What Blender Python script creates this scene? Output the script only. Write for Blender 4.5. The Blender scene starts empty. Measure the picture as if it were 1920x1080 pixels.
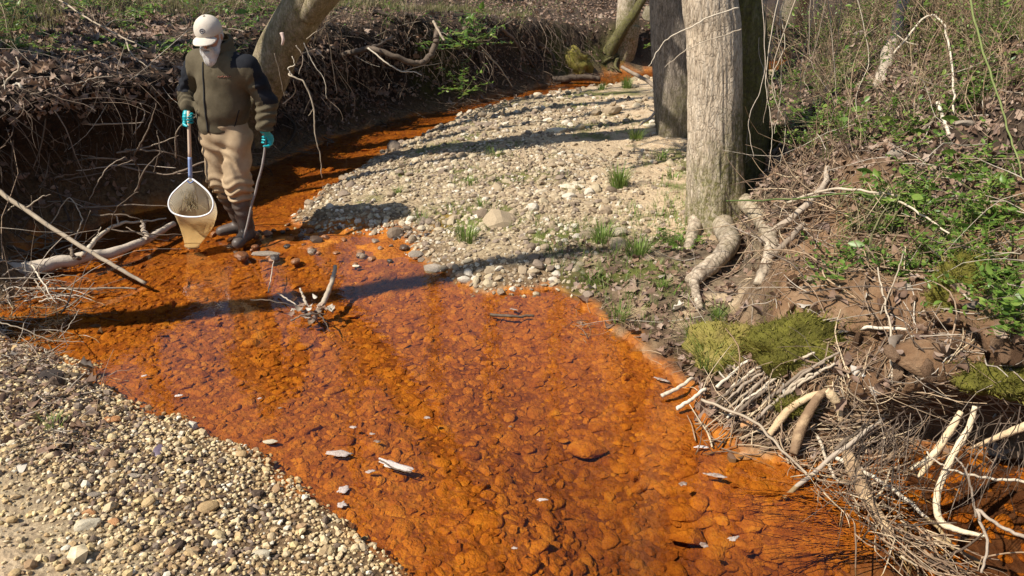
import bpy, math, random
import numpy as np
from mathutils import Vector, Matrix, Euler
from mathutils.bvhtree import BVHTree

random.seed(7)
RNG = np.random.default_rng(7)
SC = bpy.context.scene
COL = SC.collection

# ------------------------------------------------------------------ camera, sky, sun, exposure
CAM_H, PITCH, FPX = 2.10, math.radians(24.0), 1400.0
cam_d = bpy.data.cameras.new("camera")
cam = bpy.data.objects.new("camera", cam_d)
COL.objects.link(cam)
cam.location = (0, 0, CAM_H)
cam.rotation_euler = (math.radians(90) - PITCH, 0, 0)
cam_d.sensor_width = 36.0
cam_d.lens = FPX / 1920 * 36.0
cam_d.clip_start, cam_d.clip_end = 0.05, 500
SC.camera = cam

SUN_EL = math.radians(50)
SHADOW_DIR = math.radians(25)          # ground direction in which shadows fall (from +X towards +Y)
sd = Vector((math.cos(SHADOW_DIR) * math.cos(SUN_EL), math.sin(SHADOW_DIR) * math.cos(SUN_EL), -math.sin(SUN_EL)))
world = bpy.data.worlds.new("World")
SC.world = world
world.use_nodes = True
wn, wl = world.node_tree.nodes, world.node_tree.links
sky = wn.new("ShaderNodeTexSky")
sky.sky_type = 'NISHITA'
sky.sun_disc = False
sky.sun_elevation = SUN_EL
sky.sun_rotation = math.atan2(-sd.x, -sd.y)
sky.air_density, sky.dust_density, sky.ozone_density = 1.0, 0.6, 1.0
bg = wn["Background"]
bg.inputs["Strength"].default_value = 0.09
wl.new(sky.outputs[0], bg.inputs[0])
sun_d = bpy.data.lights.new("sun", 'SUN')
sun_d.energy = 5.0
sun_d.angle = math.radians(0.53)
sun_d.color = (1.0, 0.93, 0.82)
sun = bpy.data.objects.new("sun", sun_d)
COL.objects.link(sun)
sun.rotation_euler = sd.to_track_quat('-Z', 'Y').to_euler()
SC.view_settings.view_transform = 'Standard'
SC.view_settings.look = 'None'
SC.view_settings.exposure = 0.56
SC.view_settings.gamma = 1
SC.view_settings.use_curve_mapping = False
SC.render.engine = 'CYCLES'
SC.cycles.max_bounces = 7
SC.cycles.transparent_max_bounces = 12
SC.cycles.diffuse_bounces = 3
SC.cycles.caustics_reflective = False
SC.cycles.caustics_refractive = False

# ------------------------------------------------------------------ numeric helpers
def _h3(ix, iy, iz, seed):
    h = (ix.astype(np.int64) * 374761393 + iy.astype(np.int64) * 668265263 + iz.astype(np.int64) * 2147483647 + seed * 974634721) & 0xFFFFFFFF
    h = ((h ^ (h >> 13)) * 1274126177) & 0xFFFFFFFF
    h = ((h ^ (h >> 16)) * 2246822519) & 0xFFFFFFFF
    h = h ^ (h >> 15)
    return (h & 0xFFFFFF) / float(0x7FFFFF) - 1.0

def vnoise(p, seed=0):
    p = np.asarray(p, float)
    if p.shape[1] == 2:
        p = np.concatenate([p, np.zeros((len(p), 1))], 1)
    i = np.floor(p)
    f = p - i
    u = f * f * (3 - 2 * f)
    i = i.astype(np.int64)
    out = 0
    for dx in (0, 1):
        wx = u[:, 0] if dx else 1 - u[:, 0]
        for dy in (0, 1):
            wy = u[:, 1] if dy else 1 - u[:, 1]
            for dz in (0, 1):
                wz = u[:, 2] if dz else 1 - u[:, 2]
                out = out + wx * wy * wz * _h3(i[:, 0] + dx, i[:, 1] + dy, i[:, 2] + dz, seed)
    return out

def fbm(p, octaves=4, seed=0, gain=0.5):
    p = np.asarray(p, float)
    a, s, out = 1.0, 0.0, 0
    for k in range(octaves):
        out = out + a * vnoise(p * (2.03 ** k) + 17.3 * k, seed + k)
        s += a
        a *= gain
    return out / s

def sstep(a, b, x):
    t = np.clip((x - a) / (b - a), 0, 1)
    return t * t * (3 - 2 * t)

def catmull(pts, n):
    P = np.asarray(pts, float)
    if len(P) < 3:
        t = np.linspace(0, 1, n)[:, None]
        return P[0] * (1 - t) + P[-1] * t
    Q = np.concatenate([2 * P[:1] - P[1:2], P, 2 * P[-1:] - P[-2:-1]])
    seg = len(P) - 1
    t = np.linspace(0, seg - 1e-6, n)
    i = t.astype(int)
    f = (t - i)[:, None]
    a, b, c, d = Q[i], Q[i + 1], Q[i + 2], Q[i + 3]
    return 0.5 * (2 * b + (c - a) * f + (2 * a - 5 * b + 4 * c - d) * f ** 2 + (3 * b - a - 3 * c + d) * f ** 3)

def poly_sd(poly, p):
    """signed distance to a closed polygon, positive inside"""
    A = np.asarray(poly, float)
    B = np.roll(A, -1, 0)
    best = np.full(len(p), 1e9)
    inside = np.zeros(len(p), bool)
    for a, b in zip(A, B):
        e = b - a
        w = p - a
        t = np.clip((w @ e) / max(e @ e, 1e-12), 0, 1)
        d = w - t[:, None] * e
        best = np.minimum(best, (d * d).sum(1))
        cond = (a[1] > p[:, 1]) != (b[1] > p[:, 1])
        if abs(b[1] - a[1]) > 1e-12:
            xc = a[0] + (p[:, 1] - a[1]) * (b[0] - a[0]) / (b[1] - a[1])
            inside ^= cond & (p[:, 0] < xc)
    return np.sqrt(best) * np.where(inside, 1, -1)

# ------------------------------------------------------------------ mesh helpers
def frames(P):
    T = np.gradient(P, axis=0)
    T /= np.linalg.norm(T, axis=1)[:, None] + 1e-12
    up = np.array([0, 0, 1.0]) if abs(T[0][2]) < 0.9 else np.array([1.0, 0, 0])
    N = np.zeros_like(P)
    n = np.cross(T[0], up)
    n /= np.linalg.norm(n)
    for i in range(len(P)):
        n = n - T[i] * (n @ T[i])
        n /= np.linalg.norm(n) + 1e-12
        N[i] = n
    return T, N, np.cross(T, N)

def tube(pts, r0, r1=None, seg=6, n=None, wob=0.0, seed=0, cap=True, rough=0.0, radii=None, rsc=1.6):
    """closed tapered tube along a smooth path; returns (verts, [faces])"""
    pts = np.asarray(pts, float)
    if r1 is None:
        r1 = r0
    n = n or max(4, 3 * len(pts))
    P = catmull(pts, n)
    if wob:
        r = np.random.default_rng(seed)
        w = r.normal(0, wob, (n, 3))
        w[1:-1] = (w[:-2] + 2 * w[1:-1] + w[2:]) / 4
        w[0] *= .2
        P = P + w
    T, N, B = frames(P)
    R = np.linspace(r0, r1, n) if radii is None else np.interp(np.linspace(0, 1, n), np.linspace(0, 1, len(radii)), radii)
    a = np.arange(seg) * 2 * np.pi / seg
    rr = R[:, None] * np.ones(seg)[None]
    V = P[:, None] + rr[..., None] * (np.cos(a)[None, :, None] * N[:, None] + np.sin(a)[None, :, None] * B[:, None])
    V = V.reshape(-1, 3)
    if rough:
        d = V - np.repeat(P, seg, 0)
        nz = fbm(V / (r0 * rsc) + seed * 3.1, 3, seed)
        V = V + d * (nz * rough)[:, None]
    i = np.arange(n - 1)[:, None] * seg
    j = np.arange(seg)[None]
    j2 = (j + 1) % seg
    F = np.stack([i + j, i + j2, i + seg + j2, i + seg + j], -1).reshape(-1, 4)
    faces = [F]
    if cap:
        c0, c1 = len(V), len(V) + 1
        V = np.concatenate([V, P[:1], P[-1:]])
        k = np.arange(seg)
        k2 = (k + 1) % seg
        faces.append(np.stack([np.full(seg, c0), k2, k], -1))
        b = (n - 1) * seg
        faces.append(np.stack([np.full(seg, c1), b + k, b + k2], -1))
    return V, faces

class MB:
    def __init__(self):
        self.v, self.q, self.t, self.rnd, self.n = [], [], [], [], 0
    def add(self, v, faces, rnd=None):
        v = np.asarray(v, float)
        self.v.append(v)
        for f in (faces if isinstance(faces, list) else [faces]):
            f = np.asarray(f, np.int64)
            if len(f):
                (self.q if f.shape[1] == 4 else self.t).append(f + self.n)
        r = RNG.random() if rnd is None else rnd
        self.rnd.append(np.broadcast_to(np.asarray(r, float), (len(v),)).copy())
        self.n += len(v)
    def mesh(self, name, origin=(0, 0, 0), smooth=True):
        V = np.concatenate(self.v) - np.asarray(origin, float)
        q = np.concatenate(self.q) if self.q else np.zeros((0, 4), np.int64)
        t = np.concatenate(self.t) if self.t else np.zeros((0, 3), np.int64)
        me = bpy.data.meshes.new(name)
        me.vertices.add(len(V))
        me.vertices.foreach_set("co", V.astype(np.float32).ravel())
        nl = q.size + t.size
        me.loops.add(nl)
        me.loops.foreach_set("vertex_index", np.concatenate([q.ravel(), t.ravel()]).astype(np.int32))
        np_ = len(q) + len(t)
        me.polygons.add(np_)
        st = np.concatenate([np.arange(len(q)) * 4, q.size + np.arange(len(t)) * 3]).astype(np.int32)
        me.polygons.foreach_set("loop_start", st)
        me.update(calc_edges=True)
        me.polygons.foreach_set("use_smooth", np.full(np_, smooth))
        at = me.attributes.new("rnd", 'FLOAT', 'POINT')
        at.data.foreach_set("value", np.concatenate(self.rnd).astype(np.float32))
        me.update()
        return me
    def build(self, name, mat, parent=None, origin=(0, 0, 0), smooth=True):
        return link(name, self.mesh(name, origin, smooth), mat, parent, origin if parent is None else (0, 0, 0))

def link(name, me, mat=None, parent=None, loc=(0, 0, 0)):
    if mat is not None and len(me.materials) == 0:
        me.materials.append(mat)
    o = bpy.data.objects.new(name, me)
    COL.objects.link(o)
    o.location = loc
    if parent is not None:
        o.parent = parent
    return o

def tag(o, label, cat, group=None, kind=None):
    if label: o["label"] = label
    if cat: o["category"] = cat
    if group: o["group"] = group
    if kind: o["kind"] = kind
    return o

def thing(name, loc, label, cat, group=None):
    o = bpy.data.objects.new(name, None)
    COL.objects.link(o)
    o.location = loc
    o.empty_display_size = 0.1
    return tag(o, label, cat, group)

def copy_tree(o, parent=None):
    c = o.copy()
    COL.objects.link(c)
    c.parent = parent
    for ch in o.children:
        copy_tree(ch, c)
    return c

def instances(protos, pos, rot, scl, idx, rnd):
    """many transformed copies of small prototype meshes joined into one MB. rot (N,3,3), scl (N,3)"""
    mb = MB()
    for k, (pv, pf) in enumerate(protos):
        sel = np.where(idx == k)[0]
        if not len(sel):
            continue
        V = np.einsum('nij,nvj->nvi', rot[sel], pv[None] * scl[sel][:, None, :]) + pos[sel][:, None]
        m = len(pv)
        off = (np.arange(len(sel)) * m)[:, None, None]
        faces = [(f[None] + off).reshape(-1, f.shape[1]) for f in pf]
        mb.add(V.reshape(-1, 3), faces, np.repeat(rnd[sel], m))
    return mb

def rand_rot(n, tilt=None, normals=None, rng=RNG):
    """random rotations (N,3,3): spin about z, small tilt, then z aligned to the normals"""
    yaw = rng.random(n) * 2 * np.pi
    c, s = np.cos(yaw), np.sin(yaw)
    Z = np.zeros((n, 3, 3))
    Z[:, 0, 0], Z[:, 0, 1], Z[:, 1, 0], Z[:, 1, 1], Z[:, 2, 2] = c, -s, s, c, 1
    nz = np.tile([0, 0, 1.0], (n, 1)) if normals is None else np.array(normals, float)
    if tilt is not None:
        nz = nz + rng.normal(0, tilt, (n, 3))
    nz /= np.linalg.norm(nz, axis=1)[:, None]
    ax = np.tile([1.0, 0, 0], (n, 1))
    ax[np.abs(nz[:, 0]) > .9] = [0, 1, 0]
    x = ax - nz * (ax * nz).sum(1)[:, None]
    x /= np.linalg.norm(x, axis=1)[:, None]
    y = np.cross(nz, x)
    return np.stack([x, y, nz], -1) @ Z

def ico(sub):
    import bmesh
    bm = bmesh.new()
    bmesh.ops.create_icosphere(bm, subdivisions=sub, radius=1)
    v = np.array([x.co[:] for x in bm.verts])
    f = np.array([[y.index for y in x.verts] for x in bm.faces])
    bm.free()
    return v, f

def stone_proto(seed, sub=2, angular=0.5):
    v, f = ico(sub)
    r = np.random.default_rng(seed)
    d = v.copy()
    for _ in range(int(4 + 5 * angular)):
        n = r.normal(size=3)
        n /= np.linalg.norm(n)
        lim = r.uniform(.55, .9)
        ov = np.maximum(d @ n - lim, 0)
        d = d - n * ov[:, None] * r.uniform(.6, .95)
    d *= (1 + .13 * fbm(v * 1.5 + seed, 3, seed))[:, None]
    d = d * np.array([1, r.uniform(.65, .95), r.uniform(.45, .75)])
    return d, [f]

# ------------------------------------------------------------------ material helpers
def hexlin(h):
    c = [int(h[i:i + 2], 16) / 255 for i in (0, 2, 4)]
    return tuple(x / 12.92 if x < .04045 else ((x + .055) / 1.055) ** 2.4 for x in c)

class NT:
    def __init__(self, name):
        self.m = bpy.data.materials.new(name)
        self.m.use_nodes = True
        self.t = self.m.node_tree
        self.b = self.t.nodes["Principled BSDF"]
        self.out = self.t.nodes["Material Output"]
    def n(self, typ, **kw):
        x = self.t.nodes.new(typ)
        for k, v in kw.items():
            setattr(x, k, v)
        return x
    def l(self, a, b):
        self.t.links.new(a, b)
    def coord(self, scale=(1, 1, 1)):
        tc = self.n("ShaderNodeTexCoord")
        mp = self.n("ShaderNodeMapping")
        mp.inputs["Scale"].default_value = scale
        self.l(tc.outputs["Object"], mp.inputs["Vector"])
        return mp.outputs[0]
    def noise(self, scale, detail=5, rough=.55, vec=None, dist=0):
        x = self.n("ShaderNodeTexNoise")
        x.inputs["Scale"].default_value = scale
        x.inputs["Detail"].default_value = detail
        x.inputs["Roughness"].default_value = rough
        x.inputs["Distortion"].default_value = dist
        if vec is not None:
            self.l(vec, x.inputs["Vector"])
        return x.outputs["Fac"]
    def voro(self, scale, vec=None, feature='F1', out="Distance"):
        x = self.n("ShaderNodeTexVoronoi", feature=feature)
        x.inputs["Scale"].default_value = scale
        if vec is not None:
            self.l(vec, x.inputs["Vector"])
        return x.outputs[out]
    def ramp(self, fac, stops, interp='LINEAR'):
        x = self.n("ShaderNodeValToRGB")
        x.color_ramp.interpolation = interp
        e = x.color_ramp.elements
        while len(e) < len(stops):
            e.new(.5)
        for k, (p, c) in enumerate(stops):
            e[k].position = p
            e[k].color = (*c, 1) if not isinstance(c, (int, float)) else (c, c, c, 1)
        self.l(fac, x.inputs[0])
        return x.outputs[0]
    def mix(self, fac, a, b, mode='MIX'):
        x = self.n("ShaderNodeMix", data_type='RGBA', blend_type=mode)
        for i, val in ((0, fac), (6, a), (7, b)):
            if isinstance(val, (int, float)):
                x.inputs[i].default_value = val if i == 0 else (val, val, val, 1)
            elif isinstance(val, tuple):
                x.inputs[i].default_value = (*val, 1)
            else:
                self.l(val, x.inputs[i])
        return x.outputs[2]
    def math(self, op, a, b=0.0, clamp=False):
        x = self.n("ShaderNodeMath", operation=op)
        x.use_clamp = clamp
        for i, v in enumerate((a, b)):
            if isinstance(v, (int, float)):
                x.inputs[i].default_value = v
            else:
                self.l(v, x.inputs[i])
        return x.outputs[0]
    def attr(self, name):
        return self.n("ShaderNodeAttribute", attribute_name=name).outputs["Fac"]
    def rnd(self):
        a = self.attr("rnd")
        o = self.n("ShaderNodeObjectInfo").outputs["Random"]
        return self.math('FRACT', self.math('ADD', a, o))
    def bump(self, h, strength=.5, dist=.01, normal=None):
        x = self.n("ShaderNodeBump")
        x.inputs["Strength"].default_value = strength
        x.inputs["Distance"].default_value = dist
        self.l(h, x.inputs["Height"])
        if normal is not None:
            self.l(normal, x.inputs["Normal"])
        self.l(x.outputs[0], self.b.inputs["Normal"])
        return x.outputs[0]
    def base(self, c):
        if isinstance(c, tuple):
            self.b.inputs["Base Color"].default_value = (*c, 1)
        else:
            self.l(c, self.b.inputs["Base Color"])
        return self
    def rough(self, r, spec=.3):
        if isinstance(r, (int, float)):
            self.b.inputs["Roughness"].default_value = r
        else:
            self.l(r, self.b.inputs["Roughness"])
        self.b.inputs["Specular IOR Level"].default_value = spec
        return self

def simple(name, stops, scale=8, rough=.85, spec=.25, bump=.4, bscale=60, bdist=.004, stretch=(1, 1, 1), rnd_w=.5, world=False):
    """mottled surface: palette by a mix of per-piece random value and noise"""
    N = NT(name)
    v = N.n("ShaderNodeNewGeometry").outputs["Position"] if world else N.coord(stretch)
    nz = N.noise(scale, 6, .6, v)
    f = N.math('ADD', N.math('MULTIPLY', N.rnd(), rnd_w), N.math('MULTIPLY', nz, 1 - rnd_w))
    N.base(N.ramp(f, stops)).rough(rough, spec)
    if bump:
        N.bump(N.noise(bscale, 4, .6, v), bump, bdist)
    return N.m

def palette(name, cols, rough=.8, spec=.3, bump=.5, bscale=90, bdist=.003, var=.45):
    """each piece takes one palette colour, mottled by noise"""
    N = NT(name)
    v = N.coord()
    c = N.ramp(N.rnd(), [(k / len(cols), x) for k, x in enumerate(cols)], 'CONSTANT')
    nz = N.noise(35, 5, .65, v)
    c = N.mix(1.0, c, N.ramp(nz, [(.3, 1 - var), (.7, 1 + var * .4)]), 'MULTIPLY')
    N.base(c).rough(rough, spec)
    if bump:
        N.bump(N.noise(bscale, 4, .6, v), bump, bdist)
    return N.m

def leafmat(name, cols, rough=.5, spec=.3, trans=.35):
    N = NT(name)
    v = N.coord()
    c = N.ramp(N.rnd(), [(k / max(1, len(cols) - 1), x) for k, x in enumerate(cols)])
    c = N.mix(1.0, c, N.ramp(N.noise(30, 3, .6, v), [(.3, .72), (.7, 1.12)]), 'MULTIPLY')
    N.base(c).rough(rough, spec)
    tr = N.n("ShaderNodeBsdfTranslucent")
    N.l(c, tr.inputs[0])
    mx = N.n("ShaderNodeMixShader")
    mx.inputs[0].default_value = trans
    N.l(N.b.outputs[0], mx.inputs[1])
    N.l(tr.outputs[0], mx.inputs[2])
    N.l(mx.outputs[0], N.out.inputs[0])
    return N.m

def P(px, py, z=0.0, Y=None):
    """point of the place on the sight line of photo pixel (px, py) at height z, or at depth Y"""
    xc, yc = (px - 960) / FPX, (540 - py) / FPX
    d = np.array([xc, math.cos(PITCH) + yc * math.sin(PITCH), -math.sin(PITCH) + yc * math.cos(PITCH)])
    t = Y / d[1] if Y is not None else (z - CAM_H) / d[2]
    return np.array([0, 0, CAM_H]) + d * t
# ------------------------------------------------------------------ the ground: creek bed, bars and banks
FAR = 90.0
LEFT_FOOT = [(-9, 1.0), (-5.2, 3.0), (-3.5, 4.25), (-3.35, 4.7), (-3.75, 5.3), (-3.5, 6.0), (-3.05, 6.8), (-2.7, 8.0), (-2.3, 9.1), (-1.85, 10.1), (-.65, 11.65), (.35, 13.2), (1.7, 14.7), (3.2, 15.8), (6, 17.4), (12, 20.5), (40, 30)]
RIGHT_EDGE = [(3.6, -3), (3.2, .8), (2.9, 2.2), (2.4, 2.75), (1.95, 2.85), (1.55, 2.80), (1.22, 2.78), (1.0, 2.95), (.86, 3.2), (.80, 3.62), (.58, 4.14), (.32, 4.75), (-.22, 4.72), (-.62, 5.15), (-1.05, 5.75), (-1.6, 5.95), (-1.95, 6.2), (-1.72, 7.2), (-1.45, 8.76), (-.94, 10.1), (-.48, 11.2), (.75, 12.75), (1.9, 13.6), (3.4, 14.4), (6.5, 15.9), (12, 18.6), (40, 27)]
FORE_EDGE = [(-9, .9), (-5.2, 2.9), (-3.5, 4.2), (-2.85, 3.85), (-2.2, 3.4), (-1.61, 3.08), (-.93, 2.63), (-.42, 2.15), (0.0, 1.3), (.35, 0), (.8, -3)]
BANK_FOOT = [(3.7, -3), (3.3, .8), (3.0, 2.25), (2.45, 2.82), (1.98, 2.93), (1.58, 2.90), (1.3, 2.9), (1.12, 3.12), (1.12, 3.6), (1.32, 4.2), (1.55, 4.8), (1.66, 5.4), (1.9, 6.2), (2.3, 7.2), (2.7, 9), (3.7, 11), (5.2, 12.8), (8, 14.2), (14, 17), (40, 25)]

def smooth_line(L, per=6):
    return catmull(L, per * len(L))

LP = np.concatenate([smooth_line(LEFT_FOOT), [(40, FAR), (-FAR, FAR), (-FAR, 1)]])
RP = np.concatenate([smooth_line(RIGHT_EDGE), [(FAR, 27), (FAR, -8), (3.6, -8)]])
FP = np.concatenate([smooth_line(FORE_EDGE), [(.8, -8), (-FAR, -8), (-FAR, .9)]])
QP = np.concatenate([smooth_line(BANK_FOOT), [(FAR, 25), (FAR, -8), (3.7, -8)]])

def terrain(p):
    """p (N,2) -> height and the zone weights"""
    w1 = np.stack([fbm(p * 1.3, 3, 11), fbm(p * 1.3 + 50, 3, 12)], 1) * .16
    w2 = np.stack([fbm(p * 6, 2, 13), fbm(p * 6 + 50, 2, 14)], 1) * .045
    q = p + w1 + w2
    dl, dr, df, dq = (poly_sd(x, q) for x in (LP, RP, FP, QP))
    x, y = p[:, 0], p[:, 1]
    dw = np.minimum(np.minimum(-dl, -df), -dr)              # >0 in the water
    deep = sstep(5.0, 2.6, y) * sstep(-.4, .6, x)
    bed = -(.018 + (.06 + .12 * deep) * sstep(0, .9, dw)) + .016 * fbm(p * 3.2, 3, 21)
    riffle = sstep(1.2, .3, np.hypot((x + 1.55) / 1.3, (y - 5.45) / .55))
    bed = bed + riffle * (.035 + .035 * fbm(p * 6, 2, 22))
    # left bank
    near = sstep(4.2, 5.6, y)
    Hb = .16 + near * (1.02 + .12 * fbm(np.stack([x * .9, y * .9], 1), 2, 31)) - .35 * sstep(12, 16, y)
    far_w = .42 + .45 * sstep(6.8, 8.0, y)
    hl = Hb * sstep(-.02, 1, dl / far_w) + np.maximum(dl - .35, 0) * .095 * near + np.minimum(np.maximum(dl, 0), 3) * .07 * (1 - near)
    hl = hl + .9 * sstep(7, 30, dl) + .07 * fbm(p * 1.1, 4, 32) * sstep(.2, .8, dl) + .05 * fbm(p * 5, 3, 33) * sstep(0, .3, dl)
    # foreground bar
    hf = .015 + .17 * (1 - np.exp(-np.maximum(df, 0) / .8)) + .05 * np.maximum(df, 0) * sstep(8, 2, df) + .03 * fbm(p * 2.0, 4, 41)
    clod = sstep(.55, 1.0, df) * sstep(-1.0, -2.0, x)
    hf = hf + clod * .035 * fbm(p * 9, 3, 42)
    # gravel bar and right bank
    hr = .01 + .24 * (1 - np.exp(-np.maximum(dr, 0) / .9)) + .03 * fbm(p * 1.7, 4, 51) * sstep(0, .4, dr)
    hol = sstep(1.3, 1.7, x) * sstep(3.9, 3.3, y)
    dqp = np.maximum(dq, 0)
    xs = np.maximum(x - 1.22 - .30 * np.maximum(y - 8, 0), 0)
    rise = np.minimum(.64 * np.minimum(xs, 3.0) + .12 * np.maximum(xs - 3.0, 0), .10 + (.95 + 1.6 * hol) * dqp)
    rise = np.maximum(rise, .30 * np.minimum(dqp, 1.2)) * sstep(0, .25, dq) + .10 * sstep(0, .4, dq) * sstep(4.6, 4.0, y)
    hr = hr + rise + (.12 * fbm(p * 1.5, 4, 52) + .13 * fbm(p * 4.2, 4, 53) * sstep(5.4, 4.4, y) + .05 * fbm(p * 5, 3, 55) + .05 * np.abs(fbm(p * 11, 3, 54))) * sstep(.05, .5, dq)
    h = bed
    h = np.where(dr > 0, np.maximum(hr, bed), h)
    h = np.where(df > 0, np.maximum(hf, bed), h)
    h = np.where(dl > 0, np.maximum(hl, bed), h)
    edge = np.maximum(np.maximum(dl, dr), df)
    h = h + .012 * fbm(p * 14, 2, 61) * sstep(-.1, .2, edge)
    return h, dl, dr, df, dq, dw

def axis(lo, a, b, hi, step, grow):
    c = list(np.arange(a, b + 1e-6, step))
    s = step
    while c[-1] < hi:
        s *= grow
        c.append(c[-1] + s)
    s = step
    while c[0] > lo:
        s *= grow
        c.insert(0, c[0] - s)
    return np.array(c)

gx = axis(-70, -4.6, 4.4, 70, .03, 1.07)
gy = axis(-7, 1.4, 9.5, 80, .03, 1.045)
GX, GY = np.meshgrid(gx, gy)
GP = np.stack([GX.ravel(), GY.ravel()], 1)
GH, DL, DR, DF, DQ, DW = terrain(GP)
# the lips of the cut banks hang over their feet
def lip(D, amount, zmid, reach):
    g = np.stack(np.gradient(D.reshape(GX.shape), gy, gx), -1).reshape(-1, 2)[:, ::-1]
    g /= np.linalg.norm(g, axis=1)[:, None] + 1e-9
    w = sstep(zmid - .35, zmid + .35, GH) * np.exp(-np.maximum(D - .2, 0) / reach) * (D > 0)
    return -g * (amount * w)[:, None]
GV = np.concatenate([GP, GH[:, None]], 1)
GV[:, :2] += lip(DL, .50, .80, .8) * sstep(4.6, 5.6, GP[:, 1])[:, None]
GV[:, :2] += lip(DQ, .50, .36, .5) * (.2 + .8 * sstep(1.3, 1.7, GP[:, 0]) * sstep(3.9, 3.3, GP[:, 1]))[:, None] * sstep(5.2, 4.2, GP[:, 1])[:, None] * sstep(.4, 1.4, GP[:, 1])[:, None]
nyy, nxx = GX.shape
ii = (np.arange(nyy - 1)[:, None] * nxx + np.arange(nxx - 1)[None]).ravel()
GF = np.stack([ii, ii + 1, ii + nxx + 1, ii + nxx], 1)
gmb = MB()
gmb.add(GV, GF)
gme = gmb.mesh("ground")

n1 = fbm(GP * 1.6, 4, 71)
n2 = fbm(GP * 5, 3, 72)
wet_in = DW
zone_bed = sstep(-.075, .015, DW + .09 * n2)
riff = sstep(1.25, .6, np.hypot((GP[:, 0] + 1.55) / .95, (GP[:, 1] - 5.65) / .42) + .5 * n2)
zone_bed = np.maximum(zone_bed, riff * (DL < 0))
zone_sand = ((DF > 0) * sstep(.75, 1.2, DF + .3 * n1) * .95 + (DR > 0) * (DQ < .1) * np.maximum(sstep(.9, 2.2, DR + .5 * n1) * .55, .9 * sstep(.3, 1.5, GP[:, 0] + .5 * n1)))
zone_litter = np.clip((DL > 0) * sstep(.0, .3, DL) * sstep(3.9, 4.6, GP[:, 1]) + sstep(-.15, .35, DQ + .25 * n1), 0, 1)
LOWB = (DR > 0) * sstep(.2, .65, GP[:, 0] + .15 * n1) * sstep(5.5, 4.9, GP[:, 1] + .2 * n1)
zone_litter = np.maximum(zone_litter, .8 * LOWB * sstep(-.4, .2, n2))
zone_clay = np.clip((DQ > 0) * sstep(1.15, .65, DQ + .3 * n1) * sstep(5.0, 4.3, GP[:, 1]) * sstep(-.25, .25, n1 + .15), 0, 1)
zone_moss = np.clip(((DR > .5) & (DQ < .2)) * sstep(.15, .5, fbm(GP * 2.2, 4, 73)) * .8 + ((DL > 0) & (GH > .1)) * sstep(9, 12, GP[:, 1]) * sstep(-.05, .3, n1) * sstep(.9, .2, DL) * .9, 0, 1)
face = (DL > 0) * sstep(.95, .55, DL) * sstep(5.0, 5.6, GP[:, 1]) * sstep(14, 11, GP[:, 1])  # shade under the left bank's lip, painted into its soil colour
for (mx_, my_, ma_, mb_) in ((-.30, 5.75, .55, .28), (-.35, 8.1, .5, .25), (.05, 6.8, .45, .2), (1.3, 11.5, .9, .4), (.75, 4.75, .5, .2), (-.9, 9.2, .5, .2), (.5, 5.35, .4, .2)):
    zone_moss = np.maximum(zone_moss, sstep(1.2, .4, np.hypot((GP[:, 0] - mx_) / ma_, (GP[:, 1] - my_) / mb_) + .8 * n2) * .9)
zone_damp_shade = np.clip(face + sstep(-.55, .0, DW + .15 * n2) * (1 - zone_bed) + (DF > -.1) * sstep(.62, .15, np.abs((GP[:, 0] + 2.25) + 1.15 * (GP[:, 1] - 3.15) + .4 * n1)) * .95, 0, 1)  # painted bank face shade, plus wet margins and the dark soil band
corner = sstep(1.25, 1.7, GP[:, 0] + .2 * n2) * sstep(3.3, 2.8, GP[:, 1]) * (DW > 0)  # shade of the right hollow, painted as dark soil over the bed
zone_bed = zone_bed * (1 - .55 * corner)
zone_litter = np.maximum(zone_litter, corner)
for nm, arr in (("bed", zone_bed), ("sand", zone_sand), ("litter", zone_litter), ("clay", zone_clay), ("moss", zone_moss), ("damp_shade", zone_damp_shade), ("deep", np.clip(np.maximum(-GH / .16, corner), 0, 1))):
    a = gme.attributes.new(nm, 'FLOAT', 'POINT')
    a.data.foreach_set("value", np.clip(arr, 0, 1).astype(np.float32))

N = NT("ground_surface")
v = N.coord()
g_gravel = N.ramp(N.noise(26, 6, .7, v), [(.28, (.11, .08, .05)), (.45, (.27, .2, .12)), (.58, (.42, .33, .2)), (.72, (.55, .47, .33))])
g_sand = N.ramp(N.noise(9, 8, .65, v), [(.3, (.36, .25, .15)), (.5, (.52, .385, .24)), (.7, (.60, .47, .31))])
g_soil = N.ramp(N.noise(14, 8, .7, v), [(.3, (.018, .012, .008)), (.5, (.048, .032, .021)), (.72, (.11, .075, .05))])
g_clay = N.ramp(N.noise(6, 8, .65, v), [(.3, (.11, .06, .032)), (.5, (.20, .115, .06)), (.72, (.30, .20, .12))])
g_moss = N.ramp(N.noise(18, 6, .7, v), [(.3, (.045, .05, .012)), (.55, (.11, .12, .02)), (.75, (.19, .19, .045))])
g_bed = N.ramp(N.noise(9, 10, .78, v), [(.30, (.10, .026, .006)), (.45, (.30, .082, .009)), (.58, (.47, .16, .014)), (.75, (.61, .28, .035))])
c = N.mix(N.attr("sand"), g_gravel, g_sand)
c = N.mix(N.attr("litter"), c, g_soil)
c = N.mix(N.attr("clay"), c, g_clay)
c = N.mix(N.attr("moss"), c, g_moss)
c = N.mix(N.math('MULTIPLY', N.attr("damp_shade"), .85), c, N.mix(1.0, c, (.38, .29, .22), 'MULTIPLY'))
g_bed = N.mix(N.attr("deep"), g_bed, N.mix(1.0, g_bed, (.42, .34, .30), "MULTIPLY"))  # paints in light lost in deep water and the right hollow's shade
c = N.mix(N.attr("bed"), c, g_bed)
N.base(c)
N.rough(N.math('SUBTRACT', .95, N.math('MULTIPLY', N.attr("bed"), .35)), .25)
hgt = N.math('ADD', N.noise(45, 6, .7, v), N.math('MULTIPLY', N.voro(38, v), .7))
N.bump(hgt, .75, .018)
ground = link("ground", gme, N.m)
tag(ground, None, None, kind='structure')

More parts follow.
